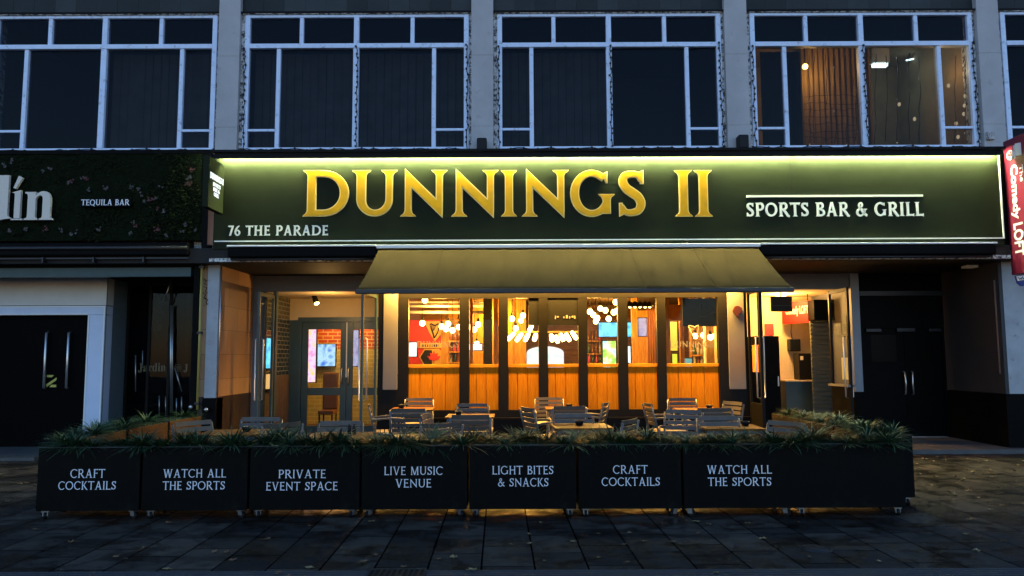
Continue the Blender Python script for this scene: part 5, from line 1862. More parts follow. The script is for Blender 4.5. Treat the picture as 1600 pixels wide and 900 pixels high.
for _ in range(5200):                                # the pile of the moss itself
    px_, pz_ = r2.uniform(nx0, nx1), r2.uniform(nz0, nz1)
    leaf_quad(mb, (px_, YN, pz_), (r2.uniform(-1, 1), r2.uniform(-1.4, -.4), r2.uniform(-1, .6)), r2.uniform(.02, .045), r2.uniform(.004, .010))
mb.build('foliage', 'moss_leaf', ms)
FL = [(300, 265, 1), (298, 275, 0), (296, 288, 1), (293, 286, 1), (295, 278, 0), (109, 284, 0), (113, 283, 1), (130, 278, 0), (134, 279, 1), (67, 268, 0), (78, 262, 0), (206, 292, 0), (216, 295, 0), (220, 302, 0), (228, 314, 0), (236, 312, 1), (244, 310, 0), (247, 326, 1), (256, 331, 0), (253, 293, 0),
      (16, 361, 0), (40, 357, 0), (73, 357, 1), (96, 359, 0), (113, 366, 0), (118, 363, 0), (155, 358, 0), (203, 365, 0), (208, 348, 0), (212, 352, 1), (243, 359, 1), (249, 359, 1), (260, 367, 0), (285, 362, 0), (290, 351, 0), (306, 359, 0), (8, 259, 0), (20, 253, 0), (140, 296, 0), (165, 294, 0)]
for px, py, pk in FL:
    X, Z = P(px, py, YN - .05)
    mb = MB()
    for k in range(r2.randint(4, 7)):
        a = r2.uniform(0, 6.28)
        c = Vector((X + r2.gauss(0, .02), YN - .045 - r2.uniform(0, .02), Z + r2.gauss(0, .02)))
        for j in range(5):
            b = a + j * 1.257
            r_ = r2.uniform(.009, .016)
            mb._add([c, c + Vector((math.cos(b - .5) * r_, -.006, math.sin(b - .5) * r_)), c + Vector((math.cos(b) * r_ * 1.5, -.01, math.sin(b) * r_ * 1.5)), c + Vector((math.cos(b + .5) * r_, -.006, math.sin(b + .5) * r_))], [(0, 1, 2, 3)])
    mb.build('flower', 'pink_petal' if pk else 'white_petal', ms)
fl = lambda u, v, d: (u, YN - .06 - d, v)
mb = MB()
zbl, zxh, zas = PZ(40, 345.5, YN), PZ(40, 301, YN), PZ(40, 276, YN)
def fitb(a, b, z0, z1): return (PX(a, 320, YN), PX(b, 320, YN), z0, z1)
add_font(mb, 'd', fitb(-28, 24, zbl - .01, zas), fl, .05, offset=-.004)
add_font(mb, 'n', fitb(45, 89, zbl, zxh), fl, .05)
add_font(mb, 'Jar', fitb(-130, -34, zbl - .03, zas + .05), fl, .05)
i0, i1 = PX(29, 320, YN), PX(38, 320, YN)
mb.wall([(i0 - .045, zxh - .02), (i1, zxh + .02), (i1, zbl + .03), (i0, zbl + .03), (i0, zxh - .04)], YN - .11, YN - .06)
mb.wall([(i0 - .05, zbl), (i1 + .05, zbl), (i1 + .05, zbl + .022), (i0 - .05, zbl + .022)], YN - .1104, YN - .0604)
ac = [P(27.5, 296, YN), P(31, 297, YN), P(42, 280, YN), P(36, 277, YN)]
mb.wall(ac, YN - .11, YN - .06)
mb.build('letter', 'sand_letter', ms)
X0, Z0 = P(130, 324.5, YN); X1, Z1 = P(208.5, 311.5, YN)
pq = MB().box(X0, X1, YN - .09, YN - .03, Z0, Z1).build('name_plate', 'black_paint', ms)
mb = MB()
add_text(mb, 'TEQUILA BAR', .15, PX(132, 318, YN), PX(206.5, 318, YN), PZ(170, 322.5, YN), PZ(170, 313.5, YN) - PZ(170, 322.5, YN), YN - .09, .008, .09)
mb.build('lettering', 'white_letter', pq)
# closed awning, gutter and beam
ca = thing('closed_awning', 'folded black awning under the mossy tequila bar sign', 'awning', ((nx0 + nx1) / 2, YN, PZ(150, 405, YN)))
xe = PX(300, 395, YN)
MB().box(nx0, xe, YN - .16, YN + .1, PZ(150, 402, YN), PZ(150, 381, YN)).build('cassette', 'black_paint', ca, bevel=.03)
MB().tube([(nx0, YN - .17, PZ(150, 390, YN)), (xe, YN - .17, PZ(150, 390, YN))], .035).build('roller', 'dark_metal', ca)
mb = MB()
for px in (0, 77, 155, 232):
    X = PX(px, 408, YN); mb.box(X - .012, X + .012, YN - .19, YN, PZ(150, 412, YN), PZ(150, 404, YN))
mb.box(nx0, xe, YN - .15, YN - .12, PZ(150, 406.5, YN), PZ(150, 404.5, YN))
mb.build('rail', 'dark_metal', ca)
ns = thing('neighbour_shopfront', 'tequila bar front with white door surround and dark glazed corner', 'shopfront', (PX(150, 600, 13.6), 13.6, 0))
MB().box(nx0, PX(300, 425, YF), YF - .05, YF + .12, PZ(150, 433, YF), PZ(150, 419, YF)).build('beam', 'teal_beam', ns)
MB().box(nx0, PX(302, 425, YF), YF - .02, YF + .2, PZ(150, 419, YF) + .003, nz0 - .003).build('head_board', 'black_paint', ns)
MB().box(PX(302, 500, YF), PX(310.5, 500, YF), YF - .03, YF + .2, 0, nz0 - .26).build('post', 'black_paint', ns)
YB = 13.6
jx0, jx1 = PX(136, 560, YB), PX(162, 560, YB)
zl0, zl1, zl2_ = PZ(100, 492, YB), PZ(100, 478, YB), PZ(100, 435, YB)
ws = MB()
ws.box(nx0 - 1, jx1, YB, YB + .25, zl1 + .012, zl2_)
ws.build('head_panel', 'white_wall', ns)
ws = MB()
ws.box(nx0 - 1, jx1, YB - .02, YB + .25, zl0, zl1)
ws.box(jx0, jx1, YB - .018, YB + .25, 0, zl0 - .001)
ws.build('door_surround', 'blue_white', ns, bevel=.01)
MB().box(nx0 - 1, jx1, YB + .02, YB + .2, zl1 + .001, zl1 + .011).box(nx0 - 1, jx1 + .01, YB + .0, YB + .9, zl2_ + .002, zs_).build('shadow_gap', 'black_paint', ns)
xb = PX(197, 560, 14.45)
MB().hexa([(jx1 - .005, YB + .01, 0), (jx1 + .001, YB + .01, 0), (xb, 14.45, 0), (xb - .1, 14.45, 0)], [(jx1 - .005, YB + .01, zl2_), (jx1 + .001, YB + .01, zl2_), (xb, 14.45, zl2_), (xb - .1, 14.45, zl2_)]).build('side_panel', mat('side_blue', (.13, .17, .19), .6, var=.06), ns)
MB().box(jx1 - .02, xb + .02, YB + .1, 14.5, zl2_ + .004, zs_).build('side_head', 'black_paint', ns)
for a_ in (jx0 - .004, jx1 - .022):
    MB().box(a_, a_ + .026, YB - .03, YB - .0185, 0, zl1 if a_ > jx0 else zl0).build('edge_trim', 'trim_white', ns)
MB().box(nx0 - 1, jx0 - .006, YB - .03, YB - .0215, zl0 - .001, zl0 + .022).box(nx0 - 1, jx1 - .024, YB - .03, YB - .0215, zl1 - .022, zl1 - .001).build('edge_trim', 'trim_white', ns)
# its doors
nd0, nd1 = PX(-70, 560, YB), jx0 - .004
ndm = PX(92, 560, YB + .12)
for a, b, pxh in ((nd0 - 1.0, ndm - .003, 72), (ndm + .003, nd1, 107)):
    l_ = MB().box(a, b, YB + .12, YB + .18, .05, zl0 - .003).build('door_leaf', mat('night_black%d' % pxh, (.0015, .0015, .002), .5, spec=.03), ns)
    X = PX(pxh, 560, YB + .08)
    MB().tube([(X, YB + .12, PZ(pxh, 608, YB)), (X, YB + .05, PZ(pxh, 606, YB)), (X, YB + .05, PZ(pxh, 520, YB)), (X, YB + .12, PZ(pxh, 518, YB))], .022).build('handle', 'aluminium', l_)
X0, Z0 = P(72, 605, YB + .1); X1, Z1 = P(88, 586, YB + .1)
mb = MB()
w_, h_ = X1 - X0, Z1 - Z0
mb.wall([(X0, Z1), (X0 + w_ * .7, Z1), (X0 + w_ * .5, Z1 - h_ * .18), (X0, Z1 - h_ * .18)], YB + .108, YB + .117)
mb.wall([(X0, Z0 + h_ * .25), (X1, Z1 - h_ * .2), (X1, Z1 - h_ * .42), (X0, Z0)], YB + .1075, YB + .117)
mb.wall([(X0 + w_ * .5, Z0 + h_ * .2), (X1, Z0 + h_ * .2), (X1, Z0), (X0 + w_ * .3, Z0)], YB + .108, YB + .117)
mb.build('sticker', mat('sticker_yellow', (.45, .42, .08), .5), ns)
# glazed corner
gx0, gx1 = xb + .02, PX(303, 560, 13.2)
YC = 14.4
MB().box(gx0 - .02, gx1 + 1.0, YC + 2.0, YC + 2.1, 0, zs_).box(gx1 + .3, gx1 + .4, YF + .35, YC + 2, 0, zs_).box(gx0 - .12, gx0 - .02, YC + .12, YC + 2, 0, zs_).build('room_wall', 'dark_room', ns)
MB().box(gx0, gx1, YC, YC + .01, .12, zs_ - .2).build('pane', 'window_glass', ns)
fr2 = MB().box(gx0 - .02, gx1 + .3, YC - .02, YC + .06, 0, .12).box(gx0 - .02, gx1 + .3, YC - .02, YC + .06, zs_ - .2, zs_ - .004)
for px in (198, 232, 264, 301):
    X = PX(px, 560, YC); fr2.box(X - .025, X + .025, YC - .018, YC + .05, .121, zs_ - .201)
fr2.build('frame', 'black_timber', ns)
mb = MB()
add_font(mb, 'Jardin', (PX(216, 575, YC), PX(259, 575, YC), PZ(240, 582, YC), PZ(240, 567, YC)), lambda u, v, d: (u, YC - d - .001, v), .004)
mb.build('window_lettering', mat('dull_gold', (.16, .125, .06), .6), ns)
mb = MB()
add_font(mb, 'J', (PX(287, 575, YC), PX(294, 575, YC), PZ(240, 582, YC), PZ(240, 569, YC)), lambda u, v, d: (u, YC - d - .001, v), .004)
mb.build('window_lettering', 'dull_gold', ns)
mb = MB()
X, Z = P(278, 575, YC)
for k in range(6):
    a = k * math.pi / 3
    mb.tube([(X + .045 * math.cos(a) + .03 * math.cos(b), YC - .004, Z + .045 * math.sin(a) + .03 * math.sin(b)) for b in [j * math.pi / 4 for j in range(9)]], .006, 5)
mb.build('flower_emblem', 'dull_gold', ns)
mb = MB()
for px, y0, y1_, r_ in ((266, 477, 645, .016), (268.5, 477, 645, .012), (211, 555, 612, .01), (222, 548, 575, .008), (248, 618, 650, .008), (258, 620, 650, .008), (275, 622, 650, .009), (283, 620, 648, .01)):
    mb.tube([(PX(px, y0, YC - .1), YC - .08, PZ(px, y0, YC - .1)), (PX(px, y1_, YC - .1), YC - .08, max(.02, PZ(px, y1_, YC - .1)))], r_, 6)
mb.tube([(PX(269, 434, YC - .2), YC - .2, PZ(269, 434, YC - .2)), (PX(256, 472, YC - .2), YC - .2, PZ(256, 472, YC - .2))], .014, 6)
mb.tube([(PX(272, 575, YC - .1), YC - .07, PZ(272, 575, YC - .1)), (PX(283, 612, YC - .1), YC - .07, PZ(283, 612, YC - .1))], .010, 6)
mb.build('pull_bar', 'aluminium', ns)
# plant hanging inside its window
mb = MB()
for k in range(160):
    X, Z = P(r2.uniform(240, 252), r2.uniform(458, 515), YC + .4)
    leaf_quad(mb, (X, YC + .4 + r2.uniform(-.08, .08), Z), (r2.uniform(-1, 1), r2.uniform(-.5, .5), -1), r2.uniform(.05, .1), .018)
X, Z = P(246, 455, YC + .4)
mb.tube([(X, YC + .4, Z - .5), (X, YC + .4, zs_ - .01)], .01, 5)
solo('hanging_plant', mb, 'blade_pale', 'trailing plant hanging inside the dark tequila bar window', 'plant', (X, YC + .4, Z))
MB().box(-19.0, nx0 - .002, YF, YF + .2, 0, zs_ + .6).build('wall', 'grey_wall', thing('far_shopfront', 'plain dark shop front past the tequila bar, outside its white surround', 'shopfront', (-12, YF, 0)))
# yellow pipe on the corner
X = PX(312.5, 520, YF - .05)
t = thing('gas_pipe', 'thin yellow pipe running down the black corner post', 'pipe', (X, YF - .06, 0))
MB().tube([(X, YF - .06, PZ(312, 640, YF)), (X, YF - .06, PZ(312, 412, YF))], .022, 8).build('tube', 'yellow_pipe', t)
for py in (418, 520, 630):
    Z = PZ(312, py, YF); MB().box(X - .04, X + .04, YF - .09, YF - .031, Z - .02, Z + .02).build('clip', 'dark_metal', t)
mb = MB()
for px, py in ((321, 440), (322, 452), (320, 462), (323, 470)):
    X, Z = P(px, py, YF); mb.tube([(X - .03, YF - .012, Z + .05), (X + .02, YF - .012, Z + .02), (X - .01, YF - .012, Z - .04), (X + .03, YF - .012, Z - .06)], .008, 5)
solo('graffiti', mb, 'black_plastic', 'black scrawled mark on the grey stone corner pillar', 'mark', (PX(321, 455, YF), YF, PZ(321, 455, YF)))
for px, py, lab in ((298, 636, 'small chrome corner lamp at the foot of the black post'), (322, 640, 'small round pale knob on the stone pillar plinth')):
    X, Z = P(px, py, YF - .1)
    solo('knob', MB().sphere((X, YF - .1, Z), .035, 8).box(X - .012, X + .012, YF - .1, YF + .0, Z - .012, Z + .012), 'aluminium', lab, 'knob', (X, YF - .1, Z))

# ================================================================== PLANTERS
YP = 7.75
zpt, zpb = PZ(800, 695, YP), PZ(800, 797, YP)
zpb = max(zpb, .085)
PB = [57, 220.5, 388.5, 563.5, 731.5, 902, 1066, 1415.5]
TXT = [(('CRAFT', 110, 164, 733, 746.5), ('COCKTAILS', 92, 182, 752, 765)), (('WATCH ALL', 255, 353, 733, 746), ('THE SPORTS', 255, 352, 752, 765)),
       (('PRIVATE', 435, 509, 734, 747), ('EVENT SPACE', 416, 528, 753, 766)), (('LIVE MUSIC', 600, 692, 729, 742), ('VENUE', 618, 674, 748.5, 761.5)),
       (('LIGHT BITES', 769, 865, 728, 741), ('& SNACKS', 778, 857, 747, 760)), (('CRAFT', 958, 1012, 727, 740), ('COCKTAILS', 940, 1031, 746, 759)),
       (('WATCH ALL', 1105, 1206, 727, 740), ('THE SPORTS', 1106, 1205, 746, 759))]
PLAB = ['black planter box lettered CRAFT COCKTAILS beneath the white door surround', 'black planter box lettered WATCH ALL THE SPORTS between Craft Cocktails and Private Event Space',
        'black planter box lettered PRIVATE EVENT SPACE', 'black planter box lettered LIVE MUSIC VENUE', 'black planter box lettered LIGHT BITES & SNACKS',
        'black planter box lettered CRAFT COCKTAILS beside Light Bites & Snacks', 'double length black planter box lettered WATCH ALL THE SPORTS']
PGR = ['grass tufts in the first Craft Cocktails planter', 'grass tufts in the Watch All The Sports planter by the first Craft Cocktails', 'grass tufts in the Private Event Space planter', 'grass tufts in the Live Music Venue planter',
       'grass tufts in the Light Bites planter', 'grass tufts in the Craft Cocktails planter beside Light Bites', 'grass tufts in the double length planter']
PTL = ['spiky green grass tuft in the Craft Cocktails planter below the white door surround', 'spiky green grass tuft in the Watch All The Sports planter near the wooden planter sides', 'spiky green grass tuft in the Private Event Space planter', 'spiky green grass tuft in the Live Music Venue planter',
       'spiky green grass tuft in the Light Bites & Snacks planter', 'spiky green grass tuft in the Craft Cocktails planter beside Light Bites', 'spiky green grass tuft in the double length planter']
# one caster to copy
def caster_mb():
    b = MB().box(-.035, .035, -.03, .03, .07, .084).hexa([(-.022, -.03, .03), (-.016, -.03, .03), (-.016, .02, .03), (-.022, .02, .03)], [(-.022, -.025, .07), (-.016, -.025, .07), (-.016, .025, .07), (-.022, .025, .07)]).hexa([(.016, -.03, .03), (.022, -.03, .03), (.022, .02, .03), (.016, .02, .03)], [(.016, -.025, .07), (.022, -.025, .07), (.022, .025, .07), (.016, .025, .07)])
    w = MB()
    w.tube([(-.013, -.015, .034), (.013, -.015, .034)], .034, 12)
    return b, w
PLANT_AREAS = []


def planter(name_label, group, x0, x1, y0, y1, z0, z1, body='black_planter', inner=None):
    cx, cy = (x0 + x1) / 2, (y0 + y1) / 2
    t = thing('planter_box', name_label, 'planter', (cx, cy, 0), group)
    w = .022
    mb = MB()
    mb.box(x0, x1, y0, y0 + w, z0, z1)
    mb.box(x0, x1, y1 - w, y1, z0, z1) if inner != 'back' else None
    mb.box(x0, x0 + w, y0 + w + .001, y1 - w - .001, z0, z1) if inner != 'low_x' else None
    mb.box(x1 - w, x1, y0 + w + .001, y1 - w - .001, z0, z1) if inner != 'high_x' else None
    mb.box(x0 + w, x1 - w, y0 + w, y1 - w, z0 + .005, z0 + .03)
    mb.build('box', body, t, bevel=.003)
    MB().box(x0 - .004, x1 + .004, y0 - .004, y0 + .03, z1 + .001, z1 + .011).build('rim', 'rim_grey', t, bevel=.002)
    if inner:
        mb = MB()
        n = 4
        for i in range(n):
            a, b = z0 + (z1 - z0) * i / n + .003, z0 + (z1 - z0) * (i + 1) / n - .001
            if inner == 'high_x': mb.box(x1 - w, x1, y0 + w + .002, y1 - w - .002, a, b)
            elif inner == 'low_x': mb.box(x0, x0 + w, y0 + w + .002, y1 - w - .002, a, b)
            else: mb.box(x0 + w + .001, x1 - w - .001, y1 - w, y1, a, b)
        mb.build('wood_side', 'planter_wood' if inner == 'high_x' else 'planter_wood_dark', t, bevel=.002)
    # artificial turf, an uneven mat
    vs, fs = [], []
    nx, ny = max(4, int((x1 - x0) / .06)), max(4, int((y1 - y0) / .06))
    for j in range(ny + 1):
        for i in range(nx + 1):
            e = min(i, nx - i, j, ny - j)
            vs.append((x0 + w + (x1 - x0 - 2 * w) * i / nx, y0 + w + (y1 - y0 - 2 * w) * j / ny, z1 - .012 + (0 if e == 0 else .012 + rnd.uniform(0, .014))))
    for j in range(ny):
        for i in range(nx):
            a = j * (nx + 1) + i; fs.append((a, a + 1, a + nx + 2, a + nx + 1))
    m2 = MB(); m2._add(vs, fs, True)
    for _ in range(int((x1 - x0) * (y1 - y0) * 1700)):
        X, Y = rnd.uniform(x0 + .01, x1 - .01), rnd.uniform(y0 + .01, y1 - .01)
        d = Vector((rnd.uniform(-.7, .7), rnd.uniform(-.7, .7), 1)).normalized()
        s = Vector((rnd.uniform(-1, 1), rnd.uniform(-1, 1), 0)).normalized() * .003
        p = Vector((X, Y, z1))
        m2._add([p - s, p + s, p + d * rnd.uniform(.02, .045)], [(0, 1, 2)])
    m2.build('turf', 'turf', t)
    return t


_cb, _cw = caster_mb()
mat('caster_steel', (.22, .22, .22), .4, metal=.8)
cm_b = _cb.build('bracket', 'caster_steel'); cm_w = _cw.build('wheel', 'black_plastic')
mesh_b, mesh_w = cm_b.data, cm_w.data
bpy.data.objects.remove(cm_b); bpy.data.objects.remove(cm_w)


def casters(t, x0, x1, y0, y1, front_only=False):
    off = wloc(t)
    for X in (x0 + .07, x1 - .07):
        for Y in ((y0 + .05, y1 - .06)):
            b = bpy.data.objects.new('caster', mesh_b); COL.objects.link(b); b.parent = t
            b.location = Vector((X, Y, 0)) - off; b.rotation_euler = (0, 0, rnd.uniform(-1.2, 1.2))
            w = bpy.data.objects.new('wheel', mesh_w); COL.objects.link(w); w.parent = b


for i in range(7):
    y0 = YP + rnd.uniform(-.012, .012)
    x0, x1 = PX(PB[i], 745, YP) + .012, PX(PB[i + 1], 745, YP) - .012
    zz0, zz1 = PZ((PB[i] + PB[i + 1]) / 2, 798 + (2 if i < 3 else -1), YP), PZ((PB[i] + PB[i + 1]) / 2, 700 - .9 * i, YP)
    zz0 = max(zz0, .086)
    t = planter(PLAB[i], 'planter boxes along the terrace front', x0, x1, y0, y0 + .46, .086, zz1)
    mb = MB()
    for s, a, b, c, d in TXT[i]:
        z0, z1 = PZ((a + b) / 2, d, y0), PZ((a + b) / 2, c, y0)
        add_text(mb, s, .115, PX(a, 745, y0), PX(b, 745, y0), z0, z1 - z0, y0, .003, .11)
    mb.build('lettering', 'white_letter', t)
    casters(t, x0, x1, y0, y0 + .46)
    if i == 6:
        casters(t, (x0 + x1) / 2 - .15, (x0 + x1) / 2 + .15, y0, y0 + .46)
    PLANT_AREAS.append((x0, x1, y0, y0 + .46, zz1, 10 if i < 6 else 23, PTL[i], PGR[i]))
xi = atz(330, 649, .72).x
ya = 8.28
for i, lab in enumerate(('wood sided planter of the terrace side, next to the first Craft Cocktails box', 'wood sided planter of the terrace side, middle of its three', 'wood sided planter of the terrace side, against the stone wall end')):
    y0, y1 = ya + i * 1.12, ya + i * 1.12 + 1.1
    t = planter(lab, 'planter boxes down the wooden side of the terrace', xi - .34, xi, y0, y1, .086, .74, inner='high_x')
    casters(t, xi - .34, xi, y0, y1)
    PLANT_AREAS.append((xi - .32, xi - .02, y0, y1, .74, (5, 4, 1)[i], ('spiky green grass tuft in the wood sided planter nearest the Craft Cocktails box', 'spiky green grass tuft in the middle wood sided planter', 'spiky green grass tuft in the wood sided planter by the stone wall')[i], ('grass tufts in the near wood sided planter', 'grass tufts in the middle wood sided planter', 'grass tufts in the far wood sided planter')[i]))
xj = 3.95
for i, lab in enumerate(('black side planter under thick grass, touching the double length box', 'black side planter under thick grass, between two others before the black doors', 'black side planter nearest the open cream lobby')):
    y0, y1 = ya + i * 1.12, ya + i * 1.12 + 1.1
    t = planter(lab, 'planter boxes down the open side of the terrace', xj, xj + .38, y0, y1, .086, .74, inner='low_x')
    casters(t, xj, xj + .38, y0, y1)
    PLANT_AREAS.append((xj + .02, xj + .36, y0, y1, .74, (8, 8, 6)[i], ('spiky green grass tuft in the side planter touching the double length box', 'spiky green grass tuft in the middle side planter before the black doors', 'spiky green grass tuft in the side planter nearest the cream lobby')[i], ('grass tufts in the side planter by the double length box', 'grass tufts in the middle side planter', 'grass tufts in the side planter by the lobby')[i]))


def tuft_mesh(seed, n=85, ln=.30, stiff=1.0):
    r = random.Random(seed)
    mb = MB()
    for k in range(n):
        a = r.uniform(0, 2 * math.pi)
        L = ln * r.uniform(.55, 1.15)
        tilt = r.uniform(.2, 1.45)
        curl = r.uniform(.5, 1.5) / stiff
        w = r.uniform(.005, .0095)
        p = Vector((math.cos(a) * r.uniform(0, .03), math.sin(a) * r.uniform(0, .03), -.01))
        seg = 5
        rows = []
        th = tilt
        for s in range(seg + 1):
            ww = w * (1 - (s / seg) ** 2 * .9)
            side = Vector((-math.sin(a), math.cos(a), 0)) * ww
            rows.append((p - side, p + side))
            d = Vector((math.cos(a) * math.sin(th), math.sin(a) * math.sin(th), math.cos(th)))
            p = p + d * L / seg
            th = min(2.6, th + curl / seg)
            a += r.uniform(-.08, .08)
        vs = [q for row in rows for q in row]
        mb._add(vs, [(2 * s, 2 * s + 1, 2 * s + 3, 2 * s + 2) for s in range(seg)], True)
    return mb


protos = []
for s in range(5):
    o = tuft_mesh(20 + s, 130 + 10 * s, .27 + .02 * s).build('grass_plant', 'blade_green' if s != 3 else 'blade_pale')
    o['category'] = 'plant'
    protos.append(o)
used = set()
for (x0, x1, y0, y1, zt, n, lab, grp) in PLANT_AREAS:
    along_x = (x1 - x0) > (y1 - y0)
    for k in range(n):
        q = (k + rnd.uniform(.2, .8)) / n
        if along_x:
            X = x0 + (x1 - x0) * q; Y = y0 + rnd.choice([.06, .07, .15, .25, .3]) + rnd.uniform(-.02, .03)
        else:
            Y = y0 + (y1 - y0) * q; X = x0 + (x1 - x0) * rnd.uniform(.2, .8)
        i = rnd.randrange(5)
        o = protos[i] if i not in used else protos[i].copy()
        if i in used: COL.objects.link(o)
        used.add(i)
        o.location = (X, Y, zt)
        sc = rnd.uniform(.7, 1.25) * (.9 if not along_x else 1)
        o.scale = (sc, sc, sc * rnd.uniform(.40, .70))
        o.rotation_euler = (rnd.uniform(-.15, .15), rnd.uniform(-.15, .15), rnd.uniform(0, 6.28))
        o['label'] = lab; o['group'] = grp; o['category'] = 'plant'

# ================================================================== CHAIRS AND TABLES
def make_chair():
    t = thing('slatted_armchair', '', 'chair')
    hw = .26
    s = MB()
    for k in range(7):
        y = .23 - k * .068
        s.box(-hw + .025, hw - .025, y - .028, y + .028, .435 - .006 * abs(k - 3) * .4, .452)
    s.build('seat', 'chair_slat_lit', t, local=True, bevel=.004)
    b = MB()
    for k in range(5):
        z = .53 + k * .073
        y = -.235 - (z - .45) * .24
        n = 6
        row = []
        for i in range(n + 1):
            u = -1 + 2 * i / n
            x = u * (hw - .02)
            yy = y - .03 * (1 - u * u) + .02
            row.append((x, yy))
        for i in range(n):
            (xa, ya_), (xb_, yb_) = row[i], row[i + 1]
            b.hexa([(xa, ya_, z), (xb_, yb_, z), (xb_, yb_ - .013, z + .052), (xa, ya_ - .013, z + .052)], [(xa, ya_ + .014, z), (xb_, yb_ + .014, z), (xb_, yb_ + .001, z + .052), (xa, ya_ + .001, z + .052)])
    b.build('backrest', 'chair_slat', t, local=True)
    for sx in (-1, 1):
        x = sx * hw
        MB().tube([(x, -.30, 0), (x, -.25, .25), (x, -.225, .45), (x, -.27, .62), (x * .985, -.325, .845)], .0145, 8).build('leg', 'chair_tube', t, local=True)
        MB().tube([(x, .25, 0), (x, .24, .3), (x, .235, .58)], .0145, 8).build('leg', 'chair_tube', t, local=True)
        MB().tube(catmull([(x, .235, .56), (x, .22, .625), (x * 1.03, .15, .66), (x * 1.05, 0, .665), (x * 1.02, -.15, .655), (x, -.275, .64)], 4), .0155, 8).build('arm', 'chair_tube', t, local=True)
    MB().tube([(-hw, .22, .425), (hw, .22, .425)], .012, 6).tube([(-hw, -.22, .43), (hw, -.22, .43)], .012, 6).tube([(-hw, .22, .428), (-hw, -.22, .43)], .012, 6).tube([(hw, .22, .428), (hw, -.22, .43)], .012, 6).build('seat_frame', 'chair_tube', t, local=True)
    return t


ch0 = make_chair()
CHAIRS = [  # px, py of the top rail, heading in degrees (0 faces the bar, 180 the street, -90 east, 90 west), label
    (302, 661, -122, 'pale slatted armchair turned beside the wooden planter sides at the first table'),
    (408, 655, 178, 'slatted armchair facing the street between the stone wall and the first table'),
    (441, 664, 48, 'pink tinged slatted armchair seen from behind, turned to the first table over the Private planter'),
    (532, 661, 180, 'pale slatted armchair in front of the teal inner doors, facing the street'),
    (578, 634, -80, 'golden lit slatted armchair side on under the open glass leaf'),
    (638, 641, 4, 'dark slatted armchair back towards the street before the first boarded panel'),
    (666, 650, -100, 'armchair side on between the first two boarded panels'),
    (655, 624, 180, 'slatted armchair against the first orange boarded panel under the red wall'),
    (738, 633, 182, 'slatted armchair against the black post by the second boarded panel'),
    (735, 651, 0, 'low dark slatted armchair in front of the second boarded panel, its back to the street'),
    (690, 664, 28, 'dim armchair half hidden by grass over the Live Music planter'),
    (824, 639, -68, 'slatted armchair side on near the third boarded panel, behind the grass'),
    (858, 623, 180, 'slatted armchair standing against the black post of the middle window'),
    (890, 637, 3, 'wide dark slatted armchair back to the street before the middle window'),
    (896, 649, 180, 'bluish slatted armchair pushed to the bright wet table'),
    (946, 631, 72, 'golden slatted armchair side on under the fifth window'),
    (984, 658, 60, 'small dark armchair tilted to the bright wet table, over the Craft Cocktails planter'),
    (1012, 632, -84, 'slatted armchair with glowing seat, side on before the sixth boarded panel'),
    (1068, 643, 160, 'dim armchair between the glowing seat and the harp window'),
    (1066, 624, 180, 'slatted armchair against the orange boards of the harp window'),
    (1116, 640, 2, 'dark slatted armchair back to the street before the harp window'),
    (1145, 630, 112, 'bright striped slatted armchair beside the pale panel with the red plaque'),
    (1122, 653, 180, 'bluish slatted armchair pushed to the golden plank table under the harp window'),
    (1228, 662, 122, 'white slatted armchair against the side planter before the cream lobby'),
]
for i, (px, py, h, lab) in enumerate(CHAIRS):
    a = R(h)
    p = atz(px, py, .85)
    f = Vector((-math.sin(a), math.cos(a), 0))
    c = p + f * .31
    o = ch0 if i == 0 else dup(ch0, (0, 0, 0))
    o.location = (c.x, min(c.y, YS - .42), 0)
    o.rotation_euler = (0, 0, a)
    o['label'] = lab; o['group'] = 'slatted armchairs on the terrace'


def make_table():
    t = thing('terrace_table', '', 'table')
    mb = MB()
    for k in range(6):
        y = -.33 + k * .112
        mb.box(-.36, .36, y, y + .101, .715, .74)
    mb.build('table_top', 'table_wood', t, local=True, bevel=.004)
    MB().box(-.33, .33, -.31, -.28, .675, .714).box(-.33, .33, .30, .33, .675, .714).box(-.33, -.30, -.28, .30, .676, .714).box(.30, .33, -.28, .30, .676, .714).build('apron', 'chair_tube', t, local=True)
    for a in (-.315, .315):
        for b in (-.295, .315):
            MB().tube([(a, b, 0), (a, b, .69)], .018, 8).build('leg', 'chair_tube', t, local=True)
    return t


tb0 = make_table()
TABLES = [(366, 675, 8, 'wooden plank table at the stone end of the terrace, before the lobby'), (532, 679, -4, 'wooden plank table half hidden by grass before the teal doors'),
          (645, 638, 2, 'wooden table by the first boarded panel under the red wall window'), (735, 649, 0, 'small golden wooden table before the second boarded panel'),
          (908, 665, 3, 'bright wet wooden table over the Craft Cocktails planter'), (885, 637, 0, 'wooden table against the middle boarded panels, mostly hidden by chairs'),
          (1090, 639, 0, 'wooden table against the boards of the harp window'), (1140, 666, -3, 'golden plank table in front of the harp window, over the grass')]
tpos = []
for i, (px, py, rot, lab) in enumerate(TABLES):
    p = atz(px, py, .74)
    o = tb0 if i == 0 else dup(tb0, (0, 0, 0))
    o.location = (p.x, min(p.y, YS - .45), 0)
    o.rotation_euler = (0, 0, R(rot))
    o['label'] = lab; o['group'] = 'wooden terrace tables'
    tpos.append(o.location.copy())
ABL = ['small black bowl on the plank table at the stone end of the terrace', 'small black bowl on the table by the first boarded panel', 'small black bowl on the table before the second boarded panel', 'small black bowl on the bright wet table', 'small black bowl on the table against the middle boarded panels', 'small black bowl on the table by the harp window boards', 'small black bowl on the golden plank table in front']
